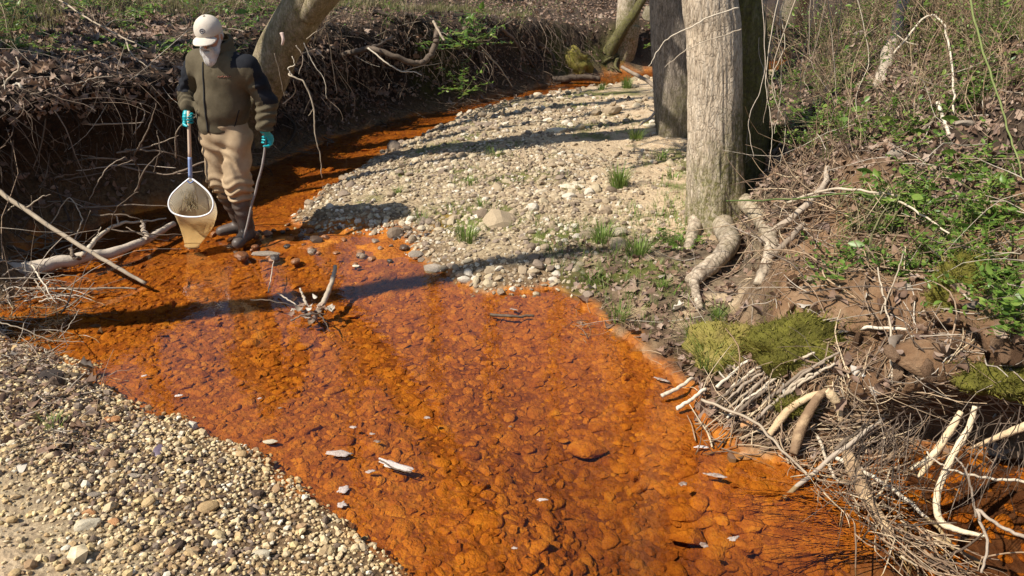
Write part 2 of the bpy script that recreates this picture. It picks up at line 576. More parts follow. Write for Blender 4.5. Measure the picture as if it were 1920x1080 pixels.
BVH = BVHTree.FromPolygons(GV.tolist(), GF.tolist(), all_triangles=False)
def drop(x, y, top=30.0):
    h = BVH.ray_cast(Vector((x, y, top)), Vector((0, 0, -1)))
    return (np.array(h[0]), np.array(h[1])) if h[0] is not None else (np.array([x, y, 0.0]), np.array([0, 0, 1.0]))
def gz(x, y):
    return drop(x, y)[0][2]
def G(px, py, lift=0.0):
    """where the sight line of photo pixel (px, py) meets the ground"""
    a = P(px, py, 0.0)
    o = Vector((0, 0, CAM_H))
    d = (Vector(a) - o).normalized()
    h = BVH.ray_cast(o, d)
    if h[0] is None:
        return P(px, py, 0, Y=14)
    return np.array(h[0]) + np.array([0, 0, lift])
def drop_many(xy):
    pos = np.zeros((len(xy), 3))
    nor = np.zeros((len(xy), 3))
    for k, (x, y) in enumerate(xy):
        pos[k], nor[k] = drop(float(x), float(y))
    return pos, nor
def water_depth_ok(xy):
    return terrain(np.asarray(xy, float))

# ------------------------------------------------------------------ the water
N = NT("creek_water")
v = N.coord((1.0, 1.0, 1.0))
gl = N.n("ShaderNodeBsdfGlossy")
gl.inputs["Roughness"].default_value = .03
tr = N.n("ShaderNodeBsdfTransparent")
tr.inputs[0].default_value = (.96, .89, .74, 1)
fr = N.n("ShaderNodeFresnel")
fr.inputs[0].default_value = 1.45
hn = N.math('ADD', N.noise(5, 3, .5, v, .6), N.math('MULTIPLY', N.noise(22, 3, .6, v, .3), .25))
bp = N.n("ShaderNodeBump")
bp.inputs["Strength"].default_value = .22
bp.inputs["Distance"].default_value = .012
N.l(hn, bp.inputs["Height"])
N.l(bp.outputs[0], gl.inputs["Normal"])
N.l(bp.outputs[0], fr.inputs["Normal"])
mx = N.n("ShaderNodeMixShader")
N.l(fr.outputs[0], mx.inputs[0])
N.l(tr.outputs[0], mx.inputs[1])
N.l(gl.outputs[0], mx.inputs[2])
N.l(mx.outputs[0], N.out.inputs[0])
wmb = MB()
wx = np.linspace(-12, 40, 27)
wy = np.linspace(-6, 32, 20)
WX, WY = np.meshgrid(wx, wy)
i2 = (np.arange(19)[:, None] * 27 + np.arange(26)[None]).ravel()
wmb.add(np.stack([WX.ravel(), WY.ravel(), np.zeros(WX.size)], 1), np.stack([i2, i2 + 1, i2 + 28, i2 + 27], 1))
water = wmb.build("water", N.m)
tag(water, None, None, kind='structure')
# ------------------------------------------------------------------ trees
def barkmat(name, pale, mid, dark, moss=0.0, stretch=.2, scale=44, moss_h=.9, crack=40):
    N = NT(name)
    v = N.coord((1, 1, stretch))
    v2 = N.coord()
    nz = N.noise(scale, 6, .75, v, .15)
    c = N.ramp(nz, [(.3, dark), (.5, mid), (.68, pale)])
    vs = N.coord((1, 1, .22))
    wv = N.n("ShaderNodeVectorMath", operation='ADD')
    nd = N.n("ShaderNodeTexNoise")
    nd.inputs["Scale"].default_value = 9
    N.l(v2, nd.inputs["Vector"])
    sc_ = N.n("ShaderNodeVectorMath", operation='SCALE')
    sc_.inputs[3].default_value = .09
    N.l(nd.outputs["Color"], sc_.inputs[0])
    N.l(vs, wv.inputs[0])
    N.l(sc_.outputs[0], wv.inputs[1])
    edge = N.voro(crack, wv.outputs[0], 'DISTANCE_TO_EDGE')
    ce = N.ramp(edge, [(.0, .60), (.09, .96), (.3, 1.05)])
    c = N.mix(1.0, c, ce, 'MULTIPLY')
    c = N.mix(N.ramp(N.noise(4, 5, .6, v2), [(.5, 0.0), (.7, .55)]), c, N.mix(1.0, c, (1.35, 1.33, 1.28), 'MULTIPLY'))
    if moss:
        z = N.n("ShaderNodeSeparateXYZ")
        N.l(v2, z.inputs[0])
        low = N.math('SUBTRACT', moss_h, z.outputs[2])
        f = N.math('MULTIPLY', N.math('ADD', N.math('ADD', low, N.math('MULTIPLY', N.noise(5, 6, .65, v2), 1.6)), N.math('MULTIPLY', z.outputs[0], 2.2)), 1.0)
        f = N.ramp(f, [(.42, 0.0), (.85, moss)])
        f2 = N.math('MULTIPLY', f, N.ramp(N.noise(30, 4, .7, v2), [(.35, .2), (.6, 1.0)]))
        c = N.mix(f2, c, N.ramp(N.noise(40, 3, .6, v2), [(.3, (.06, .06, .015)), (.7, (.17, .16, .035))]))
    N.base(c).rough(.9, .2)
    N.bump(N.math('ADD', N.math('ADD', nz, N.math('MULTIPLY', N.noise(70, 4, .6, v2), .4)), N.math('MULTIPLY', ce, .8)), 0.7, .014)
    return N.m

BARK_PALE = barkmat("bark_pale_grey", (.68, .58, .45), (.48, .39, .285), (.19, .14, .095), .85)
BARK_GREY = barkmat("bark_grey", (.40, .34, .28), (.25, .205, .16), (.08, .062, .045), .5)
BARK_TAN = barkmat("bark_smooth_tan", (.40, .33, .245), (.27, .21, .145), (.10, .075, .05), .45, .4, 14, 1.1)
BARK_ROOT = barkmat("root_bark", (.60, .50, .38), (.40, .32, .23), (.16, .115, .08), .3, .8, 22, .5, 16)
BARK_MOSSY = barkmat("bark_mossy", (.2, .18, .11), (.11, .09, .055), (.04, .03, .02), .7, .2, 20, 2.5)

def trunk(path, radii, seg=72, n=180, bark=.05, flare=(), seed=0, freq=5.5, stretch=2.2, flare_h=.28, mb=None, rnd=0.5):
    P_ = catmull(path, n)
    T, Nn, B = frames(P_)
    L = np.concatenate([[0], np.cumsum(np.linalg.norm(np.diff(P_, axis=0), axis=1))])
    R = np.interp(L / L[-1], np.linspace(0, 1, len(radii)), radii)
    a = np.arange(seg) * 2 * np.pi / seg
    D = np.cos(a)[None, :, None] * Nn[:, None] + np.sin(a)[None, :, None] * B[:, None]
    q = np.stack([np.tile(np.cos(a) * freq, (n, 1)), np.tile(np.sin(a) * freq, (n, 1)), np.tile((L * stretch)[:, None], (1, seg))], -1).reshape(-1, 3)
    ridge = 1 - 2 * np.abs(fbm(q, 3, seed))
    lump = fbm(q * .28, 3, seed + 5)
    k = 1 + bark * ridge + .06 * lump
    k = k.reshape(n, seg)
    wang = np.arctan2(D[..., 1], D[..., 0])
    for (fa, fs, fw) in flare:
        da = np.angle(np.exp(1j * (wang - fa)))
        k = k + fs * np.exp(-(da / fw) ** 2) * np.exp(-L[:, None] / flare_h)
    V = P_[:, None] + D * (R[:, None] * k)[..., None]
    V = V.reshape(-1, 3)
    i = np.arange(n - 1)[:, None] * seg
    j = np.arange(seg)[None]
    j2 = (j + 1) % seg
    F = np.stack([i + j, i + j2, i + seg + j2, i + seg + j], -1).reshape(-1, 4)
    mb = mb or MB()
    top = (n - 1) * seg
    V = np.concatenate([V, P_[-1:]])
    kk = np.arange(seg)
    mb.add(V, [F, np.stack([np.full(seg, n * seg), top + kk, top + (kk + 1) % seg], -1)], rnd)
    return mb, P_, R

def limb(mb, p, d, length, r, depth, rng, kids=(3, 5), droop=.0, seg=5):
    d = d / np.linalg.norm(d)
    m = 4
    pts = [p]
    for k in range(m):
        d = d + rng.normal(0, .16, 3) + np.array([0, 0, -droop])
        d /= np.linalg.norm(d)
        pts.append(pts[-1] + d * length / m)
    mb.add(*tube(pts, r, r * .35, seg, n=2 * m + 1, cap=False))
    if depth <= 0:
        return
    for k in range(rng.integers(*kids)):
        f = rng.uniform(.35, 1)
        i = min(int(f * m), m - 1)
        q = pts[i] + (pts[i + 1] - pts[i]) * (f * m - i if f < 1 else 1)
        nd = d * rng.uniform(.5, 1) + rng.normal(0, .65, 3) + np.array([0, 0, .15])
        limb(mb, q, nd, length * rng.uniform(.45, .7), r * .5, depth - 1, rng, kids, droop, max(3, seg - 1))

def crown(tree, P_, R, rng, start=.4, count=14, length=2.2, mat=None, origin=(0, 0, 0), depth=2, name="crown"):
    mb = MB()
    LL = np.concatenate([[0], np.cumsum(np.linalg.norm(np.diff(P_, axis=0), axis=1))])
    for k in range(count):
        f = start + (1 - start) * (k + .5) / count
        i = int(min(np.searchsorted(LL, f * LL[-1]), len(P_) - 1))
        a = rng.uniform(0, 6.28)
        d = np.array([math.cos(a), math.sin(a), rng.uniform(.3, 1.1)])
        limb(mb, P_[i], d, length * (1.15 - f * .6) * rng.uniform(.7, 1.2), R[i] * .38, depth, rng)
    return mb.build(name, mat, tree, origin)

def tree(name, label, path, radii, mat, group=None, seg=72, n=180, bark=.05, flare=(), seed=0, crown_kw=None, cat="tree", **kw):
    base = np.array(path[0], float)
    t = thing(name, tuple(base), label, cat, group)
    mb, P_, R = trunk(path, radii, seg, n, bark, flare, seed, **kw)
    mb.build("trunk", mat, t, base)
    if crown_kw is not None:
        crown(t, P_, R, np.random.default_rng(seed + 100), mat=mat, origin=base, **crown_kw)
    return t, P_, R, base

# the big pale tree on the right
B0 = G(1342, 425)
YB = B0[1] + .12
Pb = lambda x, y: P(x, y, Y=YB)
path = [Pb(1344, 455), Pb(1342, 400), Pb(1340, 300), Pb(1340, 180), Pb(1338, 60), Pb(1332, -60)]
top = np.array(path[-1])
path += [top + np.array([-.02, .1, 1.5]), top + np.array([-.1, .3, 4]), top + np.array([.1, .4, 8]), top + np.array([.2, .4, 13])]
BIG, BP, BR, BB = tree("big_tree", "thick pale barked tree trunk with mossy base at the edge of the gravel bar", path,
    [.19, .178, .168, .166, .164, .158, .15, .135, .10, .04], BARK_PALE, seg=150, n=520, bark=.06, seed=3,
    flare=[(-1.9, .75, .4), (-.6, .8, .45), (2.9, .5, .4), (.4, .8, .5)], crown_kw=dict(start=.5, count=12, length=3.2), freq=8.5, stretch=3.2)
def root(px, r0, r1, mat, owner, base, lift=.0, seed=0, name="root", Y=None):
    pts = []
    for (x, y, *q) in px:
        a = (G(x, y, q[1]) if q[0] == 'l' else P(x, y, Y=q[0])) if q else G(x, y, lift)
        c_, n_, _, _ = BVH.find_nearest(Vector(a))
        if (Vector(a) - c_).dot(n_) < 0:
            a = np.array(c_ + n_ * r0 * .3)
        pts.append(a)
    mb = MB()
    mb.add(*tube(pts, r0, r1, 18, n=16 * len(pts), wob=.003, seed=seed, rough=.10))
    return mb.build(name, mat, owner, base)
yb = YB
root([(1350, 400), (1355, 440, 'l', .06), (1366, 478, 'l', .09), (1342, 508, 'l', .08), (1296, 537, 'l', .04)], .088, .05, BARK_ROOT, BIG, BB, seed=2)
root([(1300, 535, 'l', .05), (1303, 556, 'l', .04), (1310, 584, 'l', .03)], .035, .02, BARK_ROOT, BIG, BB, seed=5)
root([(1312, 400, 'l', .04), (1302, 432, 'l', .03), (1290, 468, 'l', .0)], .075, .035, BARK_ROOT, BIG, BB, seed=3)
root([(1395, 390, 'l', .05), (1425, 425, 'l', .05), (1445, 475, 'l', .04), (1420, 540, 'l', .02)], .065, .03, BARK_ROOT, BIG, BB, seed=4)
# shaded trunk joined just behind it on the right
yk = YB + .42
pk = [P(1402, 300, Y=yk), P(1404, 180, Y=yk), P(1401, 60, Y=yk), P(1396, -80, Y=yk)]
pk = [pk[0] + np.array([0, 0, -.35])] + pk
pk += [pk[-1] + np.array([.1, .2, 2.5]), pk[-1] + np.array([.5, .4, 6.5])]
tree("mossy_tree", "dark brown trunk standing in the shade right behind the pale tree", pk, [.15, .14, .135, .13, .125, .1, .05], BARK_MOSSY, seg=64, n=180, seed=8, crown_kw=dict(start=.6, count=6, length=2))
# the second grey trunk
S0 = G(1272, 250)
ys = S0[1]
ps = [P(1278, 262, Y=ys), P(1272, 215, Y=ys), P(1268, 150, Y=ys), P(1264, 70, Y=ys), P(1260, -20, Y=ys), P(1256, -120, Y=ys)]
ps += [ps[-1] + np.array([0, .2, 3]), ps[-1] + np.array([.3, .4, 8])]
tree("grey_tree", "straight grey trunk standing behind and left of the big pale tree", ps, [.26, .235, .225, .22, .215, .21, .17, .06], BARK_GREY, seg=96, n=260, bark=.05, seed=11,
     flare=[(-2.4, .3, .4), (-.8, .3, .5)], crown_kw=dict(start=.5, count=9, length=2.6))
# the leaning tree behind the man
YL = 7.75
pl = [np.array([-3.0, 8.35, .1]), P(470, 215, Y=8.15), P(500, 150, Y=7.85), P(524, 90, Y=YL), P(566, 20, Y=YL - .1), P(625, -60, Y=YL - .2)]
pl += [pl[-1] + np.array([.55, -.1, .9]), pl[-1] + np.array([1.3, -.1, 2.6]), pl[-1] + np.array([1.9, 0, 5.2])]
LEAN, LPp, LR, LB = tree("leaning_tree", "leaning smooth barked trunk growing out of the bank behind the man", pl, [.22, .20, .195, .195, .195, .18, .15, .12, .05], BARK_TAN, seg=64, n=240, bark=.03, seed=15,
     freq=2, crown_kw=dict(start=.5, count=8, length=2.2))
mb = MB()
mb.add(*tube([P(574, 30, Y=7.55), P(600, -10, Y=7.4), P(612, -60, Y=7.3), P(600, -140, Y=7.2)], .10, .07, 14, n=30, rough=.08, seed=4))
mb.build("side_limb", BARK_TAN, LEAN, LB)
mb = MB()
mb.add(*tube([P(528, 62, Y=7.42), P(531, 74, Y=7.40), P(529, 84, Y=7.42)], .02, .012, 8, n=10, rough=.3, seed=4))
mb.build("bark_scar", simple("scar_wood", [(.3, (.45, .3, .25)), (.7, (.62, .47, .4))]), LEAN, LB)

# far trees at the bend
def far_tree(name, label, pxs, Y, radii, mat, seed, up=(.2, .2, 9), ck=dict(start=.8, count=6, length=1.8, depth=2), **kw):
    p = [P(x, y, Y=Y) for x, y in pxs]
    p.append(p[-1] + np.array(up))
    return tree(name, label, p, radii, mat, seg=28, n=60, seed=seed, crown_kw=ck, **kw)
far_tree("bend_tree", "pale upright trunk at the creek bend with flared dark roots", [(1150, 140), (1168, 100), (1178, 50), (1180, -10)], 15.6, [.24, .2, .165, .15, .05], BARK_PALE, 21)
far_tree("split_tree", "dark mossy trunk leaning right at the creek bend", [(1128, 128), (1146, 90), (1172, 48), (1192, 20)], 15.4, [.15, .12, .09, .07, .02], BARK_MOSSY, 22, up=(.5, 0, .9), ck=None)
far_tree("slanted_tree", "slanted brown trunk between the bend tree and grey tree", [(1200, 95), (1210, 60), (1224, 22), (1238, -20)], 16.5, [.19, .15, .13, .12, .05], BARK_GREY, 23, up=(1, 0, 9))
far_tree("far_tree", "thin dark stem at the top of the photo above the bend", [(1123, 20), (1123, 4), (1124, -30)], 19, [.09, .08, .07, .03], BARK_GREY, 24)
mb = MB()
rg = np.random.default_rng(5)
for k in range(16):
    a = P(rg.uniform(1120, 1165), rg.uniform(100, 125), Y=15.4)
    b = P(rg.uniform(1075, 1190), rg.uniform(128, 150), Y=15.0)
    mb.add(*tube([a, (a + b) / 2 + rg.normal(0, .1, 3), b], rg.uniform(.02, .06), .012, 6, n=9, rough=.2, seed=k))
o = mb.build("exposed_roots", BARK_MOSSY, None, P(1140, 140, Y=15.2))
tag(o, "tangle of dark exposed roots washed out under the bend trees", "tree roots")

# trees outside the frame whose shadows and reflections show in the photo
TREE_GROUP = "bare trees of the wood around the creek"
def bare_tree(x, y, h, r, seed, lean=(0, 0), label="tall bare grey tree of the wood standing off beside the creek", count=18):
    z = gz(x, y) - .1
    rg = np.random.default_rng(seed)
    p = [np.array([x + lean[0] * f + (rg.normal(0, .12) if 0 < f else 0), y + lean[1] * f + (rg.normal(0, .12) if 0 < f else 0), z + h * f]) for f in (0, .1, .25, .45, .7, 1)]
    return tree("bare_tree", label, p, [r * 1.3, r, r * .92, r * .8, r * .55, r * .12], BARK_GREY, TREE_GROUP, seg=18, n=50, bark=.03, seed=seed, crown_kw=dict(start=.6, count=count, length=h * .2, depth=2))
bare_tree(-5.6, 3.5, 8.6, .15, 31, (.2, -1.2), "short broken topped grey tree standing off beside the near left bank", count=4)
bare_tree(-4.95, 6.15, 13, .13, 32, (-.2, .2), count=8)
bare_tree(-5.6, 7.3, 14, .15, 33, (.1, .0), count=8)
bare_tree(-6.4, 8.6, 12, .10, 34, (.6, .0), count=8)
bare_tree(-5.3, 6.75, 12, .065, 35, (.2, .1), count=6)
bare_tree(-6.2, 7.9, 12, .08, 36, (.5, .2), count=6)
bare_tree(-5.1, 5.6, 10, .055, 37, (.1, .0), count=6)
bare_tree(-6.9, 9.6, 12, .09, 38, (.3, .2), count=6)
for k, (x, y, h, r) in enumerate([(-5, 19, 19, .2), (-2.6, 22, 22, .24), (-.6, 18.5, 18, .16), (1.6, 23, 22, .22), (3.6, 20.5, 20, .2), (6.5, 18.5, 18, .22), (8.2, 13, 17, .2), (5.6, 9.6, 15, .16), (-8, 15, 18, .2), (4.6, 27, 24, .3)]):
    bare_tree(x, y, h, r, 50 + k, count=14)
# ------------------------------------------------------------------ the man
def surface_net(f, lo, hi, h):
    lo, hi = np.asarray(lo, float), np.asarray(hi, float)
    dims = np.ceil((hi - lo) / h).astype(int) + 1
    ax = [lo[k] + h * np.arange(dims[k]) for k in range(3)]
    g = np.stack(np.meshgrid(*ax, indexing='ij'), -1)
    D = f(g.reshape(-1, 3)).reshape(dims)
    s = D < 0
    cd = dims - 1
    acc = np.zeros((*cd, 3))
    cnt = np.zeros(cd)
    corner = lambda a: tuple(slice(a[k], a[k] + cd[k]) for k in range(3))
    for axn in range(3):
        for u in (0, 1):
            for w in (0, 1):
                a = [0, 0, 0]
                o = [k for k in range(3) if k != axn]
                a[o[0]], a[o[1]] = u, w
                b = list(a)
                b[axn] = 1
                da, db = D[corner(a)], D[corner(b)]
                m = (da < 0) != (db < 0)
                t = np.where(m, da / np.where(m, da - db, 1), 0)
                pnt = np.zeros((*cd, 3))
                for k in range(3):
                    pnt[..., k] = a[k]
                pnt[..., axn] = t
                acc += np.where(m[..., None], pnt, 0)
                cnt += m
    act = cnt > 0
    idx = -np.ones(cd, int)
    idx[act] = np.arange(act.sum())
    base = np.stack(np.meshgrid(*[np.arange(c) for c in cd], indexing='ij'), -1)
    V = lo + (base[act] + acc[act] / cnt[act][:, None]) * h
    F = []
    for axn in range(3):
        o = [(axn + 1) % 3, (axn + 2) % 3]
        sl0 = [slice(1, -1)] * 3
        sl0[axn] = slice(0, dims[axn] - 1)
        sl1 = list(sl0)
        sl1[axn] = slice(1, dims[axn])
        a, b = s[tuple(sl0)], s[tuple(sl1)]
        I = np.stack(np.where(a != b), 1)
        if not len(I):
            continue
        flip = a[tuple(I.T)]
        for k in o:
            I[:, k] += 1
        def at(du, dv):
            J = I.copy()
            J[:, o[0]] += du
            J[:, o[1]] += dv
            return idx[tuple(J.T)]
        q = np.stack([at(-1, -1), at(0, -1), at(0, 0), at(-1, 0)], 1)
        q = np.where(flip[:, None], q, q[:, ::-1])
        F.append(q)
    F = np.concatenate(F)
    return V, F[(F >= 0).all(1)]

def cap_sd(p, a, b, ra, rb, sq=(1, 1, 1)):
    a, b, sq = np.asarray(a, float), np.asarray(b, float), np.asarray(sq, float)
    p2, a2, b2 = p / sq, a / sq, b / sq
    e = b2 - a2
    w = p2 - a2
    t = np.clip((w @ e) / max(e @ e, 1e-9), 0, 1)
    return (np.linalg.norm(w - t[:, None] * e, axis=1) - (ra + (rb - ra) * t)) * sq.min()
def ell_sd(p, c, r, R_=None):
    q = p - np.asarray(c, float)
    if R_ is not None:
        q = q @ R_
    r = np.asarray(r, float)
    k0 = np.linalg.norm(q / r, axis=1)
    k1 = np.linalg.norm(q / (r * r), axis=1)
    return k0 * (k0 - 1) / (k1 + 1e-9)
def smin(k, *ds):
    out = ds[0]
    for d in ds[1:]:
        h = np.clip(.5 + .5 * (d - out) / k, 0, 1)
        out = d * (1 - h) + out * h - k * h * (1 - h)
    return out

def skin_cloth(cloth):
    N_ = NT(cloth[0])
    v = N_.coord()
    c = N_.ramp(N_.noise(9, 6, .65, v), [(.3, cloth[1]), (.7, cloth[2])])
    N_.base(c).rough(cloth[3], cloth[4])
    N_.bump(N_.math('ADD', N_.noise(cloth[5], 3, .7, v), N_.math('MULTIPLY', N_.noise(14, 3, .6, v), 1.2)), .5, cloth[6])
    return N_.m
M_JACKET = skin_cloth(("olive_fleece", (.072, .058, .035), (.122, .10, .064), .95, .15, 260, .004))
M_BLACK = skin_cloth(("black_fleece", (.008, .009, .012), (.018, .019, .024), .9, .2, 260, .003))
M_PANTS = skin_cloth(("tan_canvas", (.29, .205, .12), (.41, .30, .185), .85, .2, 300, .003))
M_BOOT = skin_cloth(("dark_rubber", (.055, .042, .035), (.115, .09, .075), .5, .4, 90, .002))
M_SKIN = skin_cloth(("skin", (.36, .17, .11), (.46, .24, .16), .55, .4, 200, .001))
M_CAP = skin_cloth(("cap_cotton", (.48, .42, .35), (.60, .535, .45), .9, .2, 400, .001))
M_HAIR = skin_cloth(("grey_hair", (.36, .34, .32), (.66, .64, .61), .7, .3, 220, .006))
M_GLOVE = skin_cloth(("teal_nitrile", (.0, .26, .30), (.005, .36, .40), .42, .5, 60, .002))
M_ZIP = simple("dark_zip", [(.3, (.01, .01, .01)), (.7, (.03, .03, .03))], bump=0)
M_THREAD = simple("stitching", [(.3, (.30, .10, .07)), (.7, (.38, .16, .12))], bump=0)
M_PATCH = simple("cap_patch", [(.3, (.05, .05, .06)), (.7, (.12, .12, .14))], bump=0)

MO = np.array([-2.17, 5.65, 0.0])
man = thing("person", tuple(MO), "bearded man in olive fleece jacket, tan trousers and white cap standing in the creek", "person")
pelvis, chest, neck = np.array([-.02, .02, .92]), np.array([.05, .02, 1.24]), np.array([.04, .0, 1.455])
rsh, rel, rwr = np.array([-.145, .075, 1.385]), np.array([-.292, .15, 1.17]), np.array([-.268, .035, 1.065])
lsh, lel, lwr = np.array([.245, -.035, 1.365]), np.array([.345, .0, 1.10]), np.array([.318, -.06, .905])
rhip, rkn, ran = np.array([-.115, .04, .86]), np.array([-.115, .035, .50]), np.array([-.055, .175, .09])
lhip, lkn, lan = np.array([.085, .0, .86]), np.array([.055, -.055, .50]), np.array([.045, .0, .09])
HC = np.array([.012, -.055, 1.575])                       # head centre
YAW, NOD = math.radians(-2), math.radians(21)
# head frame: columns right, back, up of the head
Rh = np.array((Matrix.Rotation(YAW, 3, 'Z') @ Matrix.Rotation(NOD, 3, 'X')))
def head_local(p):
    return (p - HC) @ Rh
def head_sd(q):
    d = smin(.03, ell_sd(q, (0, .012, .025), (.077, .096, .092)), ell_sd(q, (0, -.028, -.045), (.058, .066, .068)), ell_sd(q, (0, -.05, -.088), (.036, .036, .028)))
    d = smin(.012, d, cap_sd(q, (0, -.088, .018), (0, -.117, -.022), .010, .017))           # nose
    d = smin(.014, d, cap_sd(q, (-.045, -.078, .030), (.045, -.078, .030), .014, .014))       # brow
    d = smin(.012, d, cap_sd(q, (-.022, -.090, -.052), (.022, -.090, -.052), .009, .009))     # lips
    for sx in (-1, 1):
        d = np.maximum(d, -ell_sd(q, (sx * .031, -.093, .010), (.017, .013, .011)))          # eye sockets
        d = smin(.010, d, ell_sd(q, (sx * .079, .012, -.005), (.012, .022, .032)))            # ears
        d = smin(.008, d, ell_sd(q, (sx * .031, -.080, .009), (.013, .012, .011)))            # eyeballs under lids
    return d
def arm(p, a, b, c, r, k):
    return smin(k, cap_sd(p, a, b, r[0], r[1]), cap_sd(p, b, c, r[1], r[2]))
def body_sd(p):
    d = smin(.06, cap_sd(p, pelvis, chest, .135, .15, (1, .75, 1)), cap_sd(p, chest, chest + [0, 0, .1], .15, .13, (1.1, .7, 1)), cap_sd(p, rsh, lsh, .07, .07))
    d = smin(.05, d, cap_sd(p, neck - [0, -.01, .08], HC + [0, .03, -.05], .07, .06))
    d = smin(.03, d, head_sd(head_local(p)))
    d = smin(.04, d, arm(p, rsh, rel, rwr, (.05, .042, .03), .02), arm(p, lsh, lel, lwr, (.05, .042, .03), .02))
    d = smin(.04, d, arm(p, rhip, rkn, ran, (.085, .058, .042), .02), arm(p, lhip, lkn, lan, (.085, .058, .042), .02))
    for an, toe in ((ran, (-.19, .13, .04)), (lan, (.025, -.15, .04))):
        d = smin(.02, d, cap_sd(p, an - [0, 0, .04], toe, .038, .03))
    for wr, ed in ((rwr, (0, -.01, -.07)), (lwr, (-.01, -.02, -.07))):
        d = smin(.02, d, cap_sd(p, wr, wr + np.array(ed) * .3, .024, .02, (1, 1, 1)))
    return d
def part(name, f, lo, hi, h, mat, smooth=True):
    V, F = surface_net(f, lo, hi, h)
    mb_ = MB()
    mb_.add(V, F, .5)
    return mb_.build(name, mat, man, (0, 0, 0), smooth), V, F
part("body", body_sd, (-.42, -.25, -.01), (.47, .32, 1.80), .0125, M_SKIN)

def folds(p, a, b, n, amp, seed, skew=.6):
    """rings of cloth folds along a limb from a to b"""
    e = np.asarray(b, float) - a
    L = np.linalg.norm(e)
    t = ((p - a) @ e) / (L * L)
    w = np.clip(t * 3, 0, 1) * np.clip((1.15 - t) * 4, 0, 1)
    ph = n * 2 * np.pi * t + skew * 3 * np.sin((p[:, 0] - a[0]) * 22) + 2.4 * vnoise(p * 11, seed)
    return amp * w * np.sin(ph)

def jacket_sd(p):
    hem_c, mid_c, top_c = np.array([-.035, .02, .93]), np.array([.005, .015, 1.08]), np.array([.05, .02, 1.27])
    d = smin(.05, cap_sd(p, hem_c, mid_c, .168, .182, (1, .80, 1)), cap_sd(p, mid_c, top_c, .182, .194, (1, .76, 1)), cap_sd(p, rsh + [.03, 0, -.025], lsh + [-.03, 0, -.03], .098, .10, (1, .95, 1)))
    d = smin(.05, d, cap_sd(p, neck - [0, -.02, .06], neck + [0, .035, .06], .115, .098))
    sl = cap_sd(p, rsh, rel, .088, .074), cap_sd(p, rel, rwr + [0, 0, .005], .074, .057)
    sr = cap_sd(p, lsh, lel, .089, .075), cap_sd(p, lel, lwr + [0, 0, .02], .075, .060)
    d = smin(.03, d, smin(.02, *sl))
    d = smin(.03, d, smin(.02, *sr))
    d = d + folds(p, rsh, rel, 3.0, .006, 1) * (p[:, 0] < -.14) + folds(p, rel, rwr, 3.2, .009, 2) * (p[:, 0] < -.2)
    d = d + folds(p, lsh, lel, 3.0, .006, 3) * (p[:, 0] > .25) + folds(p, lel, lwr, 3.4, .008, 4) * (p[:, 0] > .26)
    d = d + .010 * fbm(p * [7, 7, 5], 3, 5) + .004 * np.sin(p[:, 2] * 46 + 4 * vnoise(p * 6, 9)) * sstep(1.2, .95, p[:, 2]) * (np.abs(p[:, 0] + .02) < .23)
    # hem, cuffs and open collar
    d = np.maximum(d, .885 + .02 * np.sin(p[:, 0] * 6) - p[:, 2] + 10 * (np.abs(p[:, 0] - .03) > .235) * (p[:, 2] < .0))
    return d
def jacket_cut(p):
    d = jacket_sd(p)
    inner = cap_sd(p, neck + [0, -.0, -.03], HC + [0, -.01, .02], .068, .105)
    vee = cap_sd(p, neck + [-.03, -.13, -.12], HC + [0, -.13, -.07], .018, .085)
    d = np.maximum(d, -np.minimum(inner, vee))
    return np.maximum(d, -(1.545 - p[:, 2]) * 0 + (p[:, 2] - 1.535 + .25 * np.maximum(-p[:, 1], 0)))
V, F = surface_net(jacket_cut, (-.43, -.24, .84), (.47, .28, 1.58), .009)
cen = V[F].mean(1)
jn = fbm(cen * 9, 2, 3) * .008
left_out = cen[:, 0] - .60 * (cen[:, 2] - 1.05)
yoke = (cen[:, 2] + jn > 1.355 + .35 * np.maximum(0, -cen[:, 1] - .1)) & (np.abs(cen[:, 0] - .05) > .105)
stripe = ((cen[:, 0] + jn > .305) & (cen[:, 2] > 1.10) & (cen[:, 0] > .305 + .30 * (1.22 - cen[:, 2]))) | ((cen[:, 0] < -.225) & (cen[:, 2] > 1.17) & (cen[:, 1] < .12) & (cen[:, 0] < -.235 + .25 * (cen[:, 2] - 1.25)))
blk = yoke & (cen[:, 0] > .15) | stripe
def sub(name, sel, mat, parent):
    used, inv = np.unique(F[sel], return_inverse=True)
    m_ = MB()
    m_.add(V[used], inv.reshape(-1, 4), .5)
    return m_.build(name, mat, parent)
jacket = sub("jacket", ~blk, M_JACKET, man)
sub("shoulder_panel", blk & (cen[:, 0] > .05), M_BLACK, jacket)
sub("shoulder_panel", blk & (cen[:, 0] < .05), M_BLACK, jacket)
JB = BVHTree.FromPolygons(V.tolist(), F.tolist())
def on_jacket(x, z, off=.003):
    h = JB.ray_cast(Vector((x, -.6, z)), Vector((0, 1, 0)))
    return np.array(h[0]) + np.array([0, -off, 0]) if h[0] is not None else np.array([x, -.15, z])
def collar_sd(p):
    d = np.abs(cap_sd(p, neck - [.0, -.015, .06], neck + [0, .035, .07], .100, .092)) - .010
    d = np.maximum(d, p[:, 2] - (1.535 + .5 * (p[:, 1] + .02)))
    d = np.maximum(d, 1.40 - p[:, 2])
    return np.maximum(d, -cap_sd(p, neck + [-.02, -.20, -.12], neck + [-.01, -.16, .12], .055, .075)) + .004 * fbm(p * 14, 2, 2)
V_, F_ = surface_net(collar_sd, neck - [.16, .2, .1], neck + [.16, .2, .14], .0075)
m_ = MB(); m_.add(V_, F_, .5)
m_.build("collar", M_JACKET, jacket)
mb = MB()
mb.add(*tube([on_jacket(-.055 - .035 * f, 1.40 - .50 * f) for f in np.linspace(0, 1, 14)], .0065, .0065, 6, n=40))
mb.build("zip", M_ZIP, jacket)
